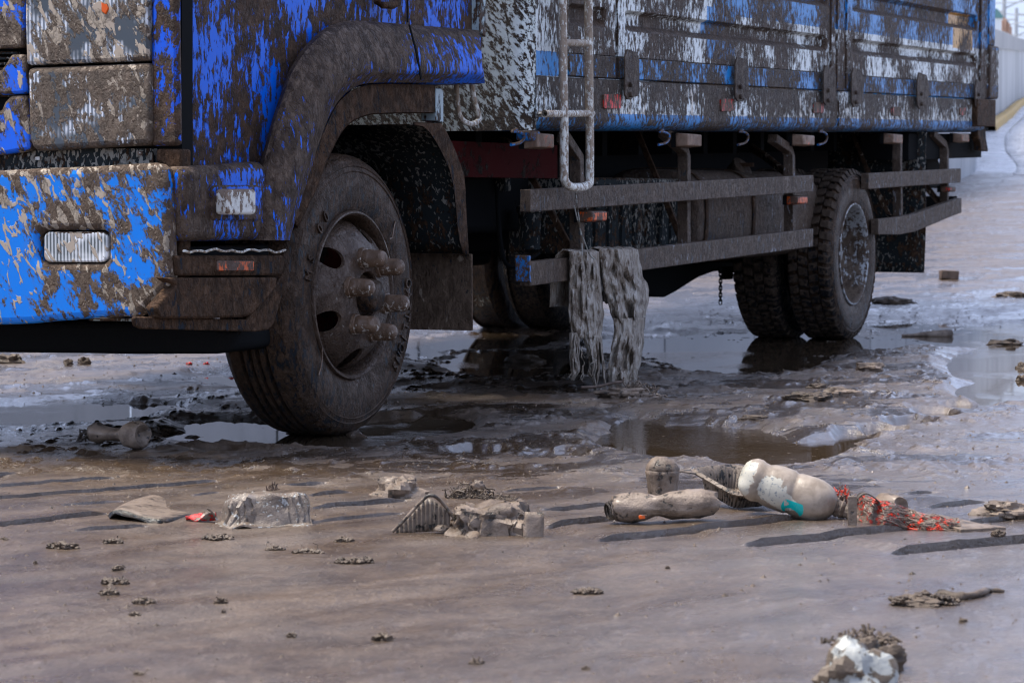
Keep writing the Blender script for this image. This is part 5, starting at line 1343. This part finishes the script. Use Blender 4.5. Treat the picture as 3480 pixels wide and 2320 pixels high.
# --- clods and leaves scattered in the foreground mud
clods = [
 (215, 1862, 95, .014, 'ragged dark clod at the far left, its top end right of a groove'), (385, 1845, 60, .010, 'small dark clod just right of the ragged one at far left'),
 (400, 1938, 34, .012, 'small round clod above the two long brown ones'), (388, 1985, 82, .013, 'longest brown clod in the column at lower left'),
 (372, 2020, 56, .010, 'dark spiky clod directly below the longest brown clod'), (487, 2052, 60, .012, 'split dark clod right of the clod column'),
 (458, 2092, 34, .008, 'tiny slanted clod below the split one'), (752, 2050, 36, .012, 'dark clod at the end of a pale scrape, below the clear tub'),
 (760, 2082, 14, .009, 'very small clod under the one below the clear tub'), (990, 2165, 30, .010, 'small pointed clod in the middle of the lower left mud'),
 (1302, 2175, 62, .014, 'curled dark leaf clod in the lower middle'), (1205, 1912, 118, .012, 'flat mud ridge with a dark underside below the bent tray'),
 (742, 1832, 100, .010, 'dark branching clod just below the clear tub'), (935, 1868, 60, .007, 'left one of the thin clod row under the tub'),
 (1050, 1878, 90, .007, 'wide low clod right in the thin row under the tub'), (1172, 1840, 58, .009, 'hairy little clod below the gap between tub and bent tray'),
 (2000, 2018, 90, .010, 'broken crumbly clods right of the centre foreground'), (120, 1915, 14, .006, 'single crumb near the left edge'),
 (14, 1834, 18, .007, 'tiny dark clod touching the left edge'), (3270, 2065 + 48, 26, .007, 'tiny clod on the lavender mud, far right of the weed lump'),
 (2270, 1932, 14, .006, 'lone crumb on smooth mud below the flattened bottle'), (470, 2292, 30, .006, 'brown crumb near the bottom left corner'),
 (1990, 2275, 24, .007, 'dark crumb low in the centre'), (1620, 2255, 44, .007, 'flat crumbs low left of centre')]
for k, (px_, py_, wp, hm, lb) in enumerate(clods + [CL2]):
    crumble('mud_clod', px_, py_, wp, hm, lb, 30 + k, group='clods scattered on the foreground mud')
# --- things further back
far = [(2120, 1345, 170, .022, 'mud_mound', 'pale tattered heap of fibres under the end of the hanging rags', 'debris', 'mud'),
       (2748, 1358, 150, .020, 'mud_mound', 'low crumbly mud mound in the right middle', 'mound', 'clod'), (2960, 1262, 90, .028, 'mud_mound', 'knobbly mud lump right of the rear wheel puddle edge', 'mound', 'mud'),
       (2862, 1345, 110, .022, 'mud_mound', 'broader mud lump with a crack in the right middle', 'mound', 'mud'), (2560, 1425, 90, .012, 'mud_mound', 'flat pinkish gravelly patch above the brown puddle', 'mound', 'clod'),
       (2780, 1318, 60, .014, 'mud_mound', 'small sharp mud lump above the cracked one', 'mound', 'clod'),
       (3035, 1035, 130, .035, 'mud_mound', 'dark brown heap of debris right of the rear wheel', 'debris', 'clod'), (3450, 1010, 120, .025, 'mud_mound', 'brown debris strip at the right edge beyond the water', 'debris', 'clod'),
       (3420, 1172, 110, .022, 'mud_mound', 'mud islet in the right hand water', 'mound', 'clod'), (3476, 1262, 40, .03, 'mud_mound', 'dark lump at the right edge of the water', 'mound', 'clod'),
       (3474, 1302, 40, .02, 'mud_mound', 'second dark lump at the right edge, just below the first', 'mound', 'clod'), (30, 1235, 90, .03, 'mud_mound', 'leafy debris under the truck at the far left', 'debris', 'clod'),
       (232, 1240, 30, .02, 'mud_mound', 'small leaf heap under the truck, left one of two', 'debris', 'clod'), (284, 1240, 36, .028, 'mud_mound', 'small leaf heap under the truck, right one of two', 'debris', 'clod'),
       (1790, 1238, 130, .034, 'mud_mound', 'rounded dark bottle-like lump in the shade under the truck', 'debris', 'dark')]
for k, (px_, py_, wp, hm, nm, lb, ct, mt) in enumerate(far):
    lump(nm, px_, py_, wp, hm, lb, ct, LM[mt], seed=60 + k * 2.3, amp=.6, n=32, crease=40, flat=.5, sm=25)
for k, (px_, py_, lb) in enumerate([(642, 1238, 'leftmost of the three red leaves under the truck'), (700, 1238, 'middle red leaf under the truck'), (787, 1243, 'red leaf under the truck nearest to the front wheel')]):
    o = lump('red_leaf', px_, py_, 22, .008, lb, 'leaf', LM['redfilm'], seed=k * 3 + 1, amp=.5, n=12, group='red leaves under the truck')
e = empty('floating_bottle', label='muddy bottle floating in the water right of the rear wheel', cat='bottle')
b = MB().lathe([(0, 0), (.0, .006), (.06, .008), (.11, .012), (.16, .024), (.26, .028), (.29, .025), (.30, 0)], (0, 0, 0), (1, 0, 0), 28); wrinkle(b, .008, 20, 2); b.build('body', LM['mud'], e, smooth=50)
orient(e, Vector(G(3062, 1143, .0)) + Vector((0, 0, .006)), Vector(G(3236, 1143, 0)) + Vector((0, 0, .014)))
p = on(3228, 948)
b = MB().box((-.07, -.04, -.01), (.07, .05, .06)); wrinkle(b, .02, 9, 4)
tag(b.build('brick_piece', LM['brick'], None, bevel=.006, loc=(p.x, p.y, p.z)), 'broken brown brick lying on the mud behind the rear mudflap', 'brick')
p0 = on(1975, 1326, .012); p1 = on(2118, 1322, .03)
tag(MB().tube(smooth_path([p0, p0.lerp(p1, .4) + Vector((0, 0, -.006)), p0.lerp(p1, .7), p1], 5), .006, 7).build('stick', LM['brick'], None, smooth=60), 'thin brown stick lying at the foot of the hanging rags', 'stick')

# --- small scattered crumbs and grit
rng = random.Random(77); b = MB()
oct_v = [(1, 0, 0), (0, 1, 0), (-1, 0, 0), (0, -1, 0), (0, 0, 1), (0, 0, -1)]
oct_f = [(0, 1, 4), (1, 2, 4), (2, 3, 4), (3, 0, 4), (1, 0, 5), (2, 1, 5), (3, 2, 5), (0, 3, 5)]
Y_ = 3.9 + 12 * np.random.rand(4200) ** 1.3; X_ = np.random.uniform(-.25, .25, 4200) * Y_
ok = (ground_h(X_, Y_) > .001) & ((Y_ > 6) | (np.random.rand(4200) > .55))
for xx, Yp in zip(X_[ok], Y_[ok]):
    b_s = rng.uniform(.0010, .0032) * (1 + .10 * Yp) * (1.8 if rng.random() < .05 else 1)
    b.V += [(xx + v[0] * b_s * rng.uniform(.6, 1.3), Yp + v[1] * b_s * rng.uniform(.6, 1.3), v[2] * b_s * .8) for v in oct_v]
    n0 = len(b.V) - 6; b.F += [tuple(i + n0 for i in f) for f in oct_f]
arr = np.array(b.V); cen = arr.reshape(-1, 6, 3).mean(1); hh = ground_h(cen[:, 0], cen[:, 1])
arr[:, 2] += np.repeat(np.maximum(hh, .001), 6)
b.V = [tuple(v) for v in arr]
tag(b.build('grit', LM['clod'], None, smooth=0), kind='stuff')

# --- hanging rags on the lower guard rail
def rag_mat():
    t = NT('muddy_rag')
    a = t.noise(t.mapp((150, 150, 24)), 1, 7, .70, .6); g = t.noise(t.mapp((16, 16, 8), (0, 0, 0), (3, 3, 3)), 1, 5, .6); f = t.noise(t.mapp((240, 240, 90)), 1, 4, .7)
    m = t.ma('ADD', a, t.ma('MULTIPLY', t.ma('SUBTRACT', g, .5), .5))
    c = t.mix(t.mr(m, .40, .60), (.095, .064, .040), (.40, .33, .25)); c = t.mix(t.mr(t.ma('ADD', m, t.ma('MULTIPLY', f, .2)), .63, .70), c, (.44, .42, .38))
    h = t.ma('ADD', t.ma('MULTIPLY', a, 1.2), t.ma('MULTIPLY', f, .5))
    return t.fin(c, t.mr(g, .35, .65, .22, .5), t.bump(h, 1.0, .008), spec=.6)
RAG = rag_mat()
rag = empty('hanging_rag', tuple(ORG), YAW, 'long torn muddy rags draped over the lower side rail of the truck', 'rag')
def cloth(name, rows_px, seed, over=True, n=30, y0=-.085, amp=.020):
    P = sorted(rows_px); ys_ = np.linspace(P[0][0], P[-1][0], max(8, int((P[-1][0] - P[0][0]) / 7)))
    L_ = np.interp(ys_, [p[0] for p in P], [p[1] for p in P]); R__ = np.interp(ys_, [p[0] for p in P], [p[2] for p in P]); rows = []
    if over:
        for k, (dy, dz) in enumerate([(.085, -.22), (.080, -.10), (.060, -.015), (.030, .010)]):
            q = [Vector(S(x, ys_[0], y0)) for x in np.linspace(L_[0], R__[0], n)]
            rows.append([v + Vector((0, dy, dz)) + Vector((0, .008, .004)) * mnoise.noise(v * 30) for v in q])
    for y, l, r in zip(ys_, L_, R__):
        j = 3 * mnoise.noise(Vector((y * .05, seed, 0))); j2 = 3.5 * mnoise.noise(Vector((y * .035, seed + 5, 0))); row = []
        s = min(1, (y - ys_[0]) / 90)
        for k in range(n):
            v = k / (n - 1); x = l + j + (r + j2 - l - j) * v
            fold = math.sin(v * 13 + seed + 3.5 * mnoise.noise(Vector((v * 3, y * .012, seed)))) * .35 + mnoise.noise(Vector((v * 5 + seed, y * .03, seed))) * .7 + mnoise.noise(Vector((v * 9, y * .012, seed * 2))) * .9 + .35 * mnoise.noise(Vector((v * 24, y * .05, seed)))
            edge = (1 - (2 * v - 1) ** 4)
            row.append(S(x, y + 3 * mnoise.noise(Vector((v * 12, y * .04, seed))), y0 - amp * (.35 + .65 * s) * (fold * edge) + .02 * (1 - edge)))
        rows.append(row)
    MB().grid(rows).build(name, RAG, rag, smooth=70, solid=.0025)
cloth('strip', [(856, 1934, 2036), (900, 1936, 2038), (1000, 1934, 2044), (1060, 1932, 2052), (1110, 1938, 2048), (1150, 1945, 2042)], 1.0)
cloth('strip', [(1130, 1936, 1982), (1165, 1936, 1970), (1200, 1936, 1968), (1262, 1940, 1969), (1275, 1944, 1960), (1292, 1943, 1948)], 2.3, False, 12)
cloth('strip', [(1140, 1976, 2046), (1180, 1992, 2042), (1240, 2003, 2041), (1265, 1998, 2040), (1285, 2006, 2034), (1315, 2020, 2028), (1324, 2022, 2026)], 3.1, False, 18)
cloth('strip', [(1150, 2030, 2046), (1200, 2040, 2050), (1250, 2046, 2056), (1320, 2054, 2062)], 4.4, False, 6)
cloth('strip', [(848, 2034, 2168), (900, 2042, 2178), (940, 2045, 2184), (965, 2047, 2200), (985, 2052, 2206), (1030, 2066, 2202), (1070, 2078, 2194), (1100, 2092, 2190)], 5.7, True, 40, amp=.026)
cloth('strip', [(1080, 2082, 2192), (1130, 2088, 2188), (1180, 2078, 2186), (1230, 2070, 2178), (1262, 2068, 2168), (1300, 2066, 2164), (1318, 2070, 2172)], 6.6, False, 30, amp=.024, y0=-.095)
cloth('strip', [(990, 2046, 2066), (1020, 2050, 2072), (1032, 2058, 2070)], 7.9, False, 6, y0=-.05)
rng = random.Random(31)
for k in range(34):
    if rng.random() < .5: x0, y0_, x1 = rng.uniform(1938, 2044), rng.uniform(1140, 1265), 0
    else: x0, y0_, x1 = rng.uniform(2072, 2168), rng.uniform(1250, 1305), 0
    L_ = rng.uniform(18, 60); P = [S(x0 + rng.gauss(0, 2) * j, y0_ + L_ * j / 3, -.095) for j in range(4)]
    MB().tube(smooth_path(P, 3), [.0026 - .0017 * j / 9 for j in range(10)], 4).build('frayed_thread', RAG, rag, smooth=60)
st = empty('string', tuple(ORG), YAW, 'thin pale string tied from the bottom of the ladder to the hanging rags', 'string')
for pts_ in ([(1954, 640), (1962, 700), (1970, 760), (1977, 820), (1979, 868)], [(1952, 700), (1962, 745), (1975, 790), (1990, 830), (2004, 866), (2020, 880)]):
    MB().tube(smooth_path([S(x, y, -.115 + .0 * i) for i, (x, y) in enumerate(pts_)], 5), .0028, 6).build('strand', LM['white'], st, smooth=60)
twigs('fibre_heap', 2160, 1345, 150, .045, 160, LM['mud'], 'frayed fibres heaped around the foot of the hanging rags', 'fibres', 12, .003)
for o in sc.objects:
    o.name = o.name
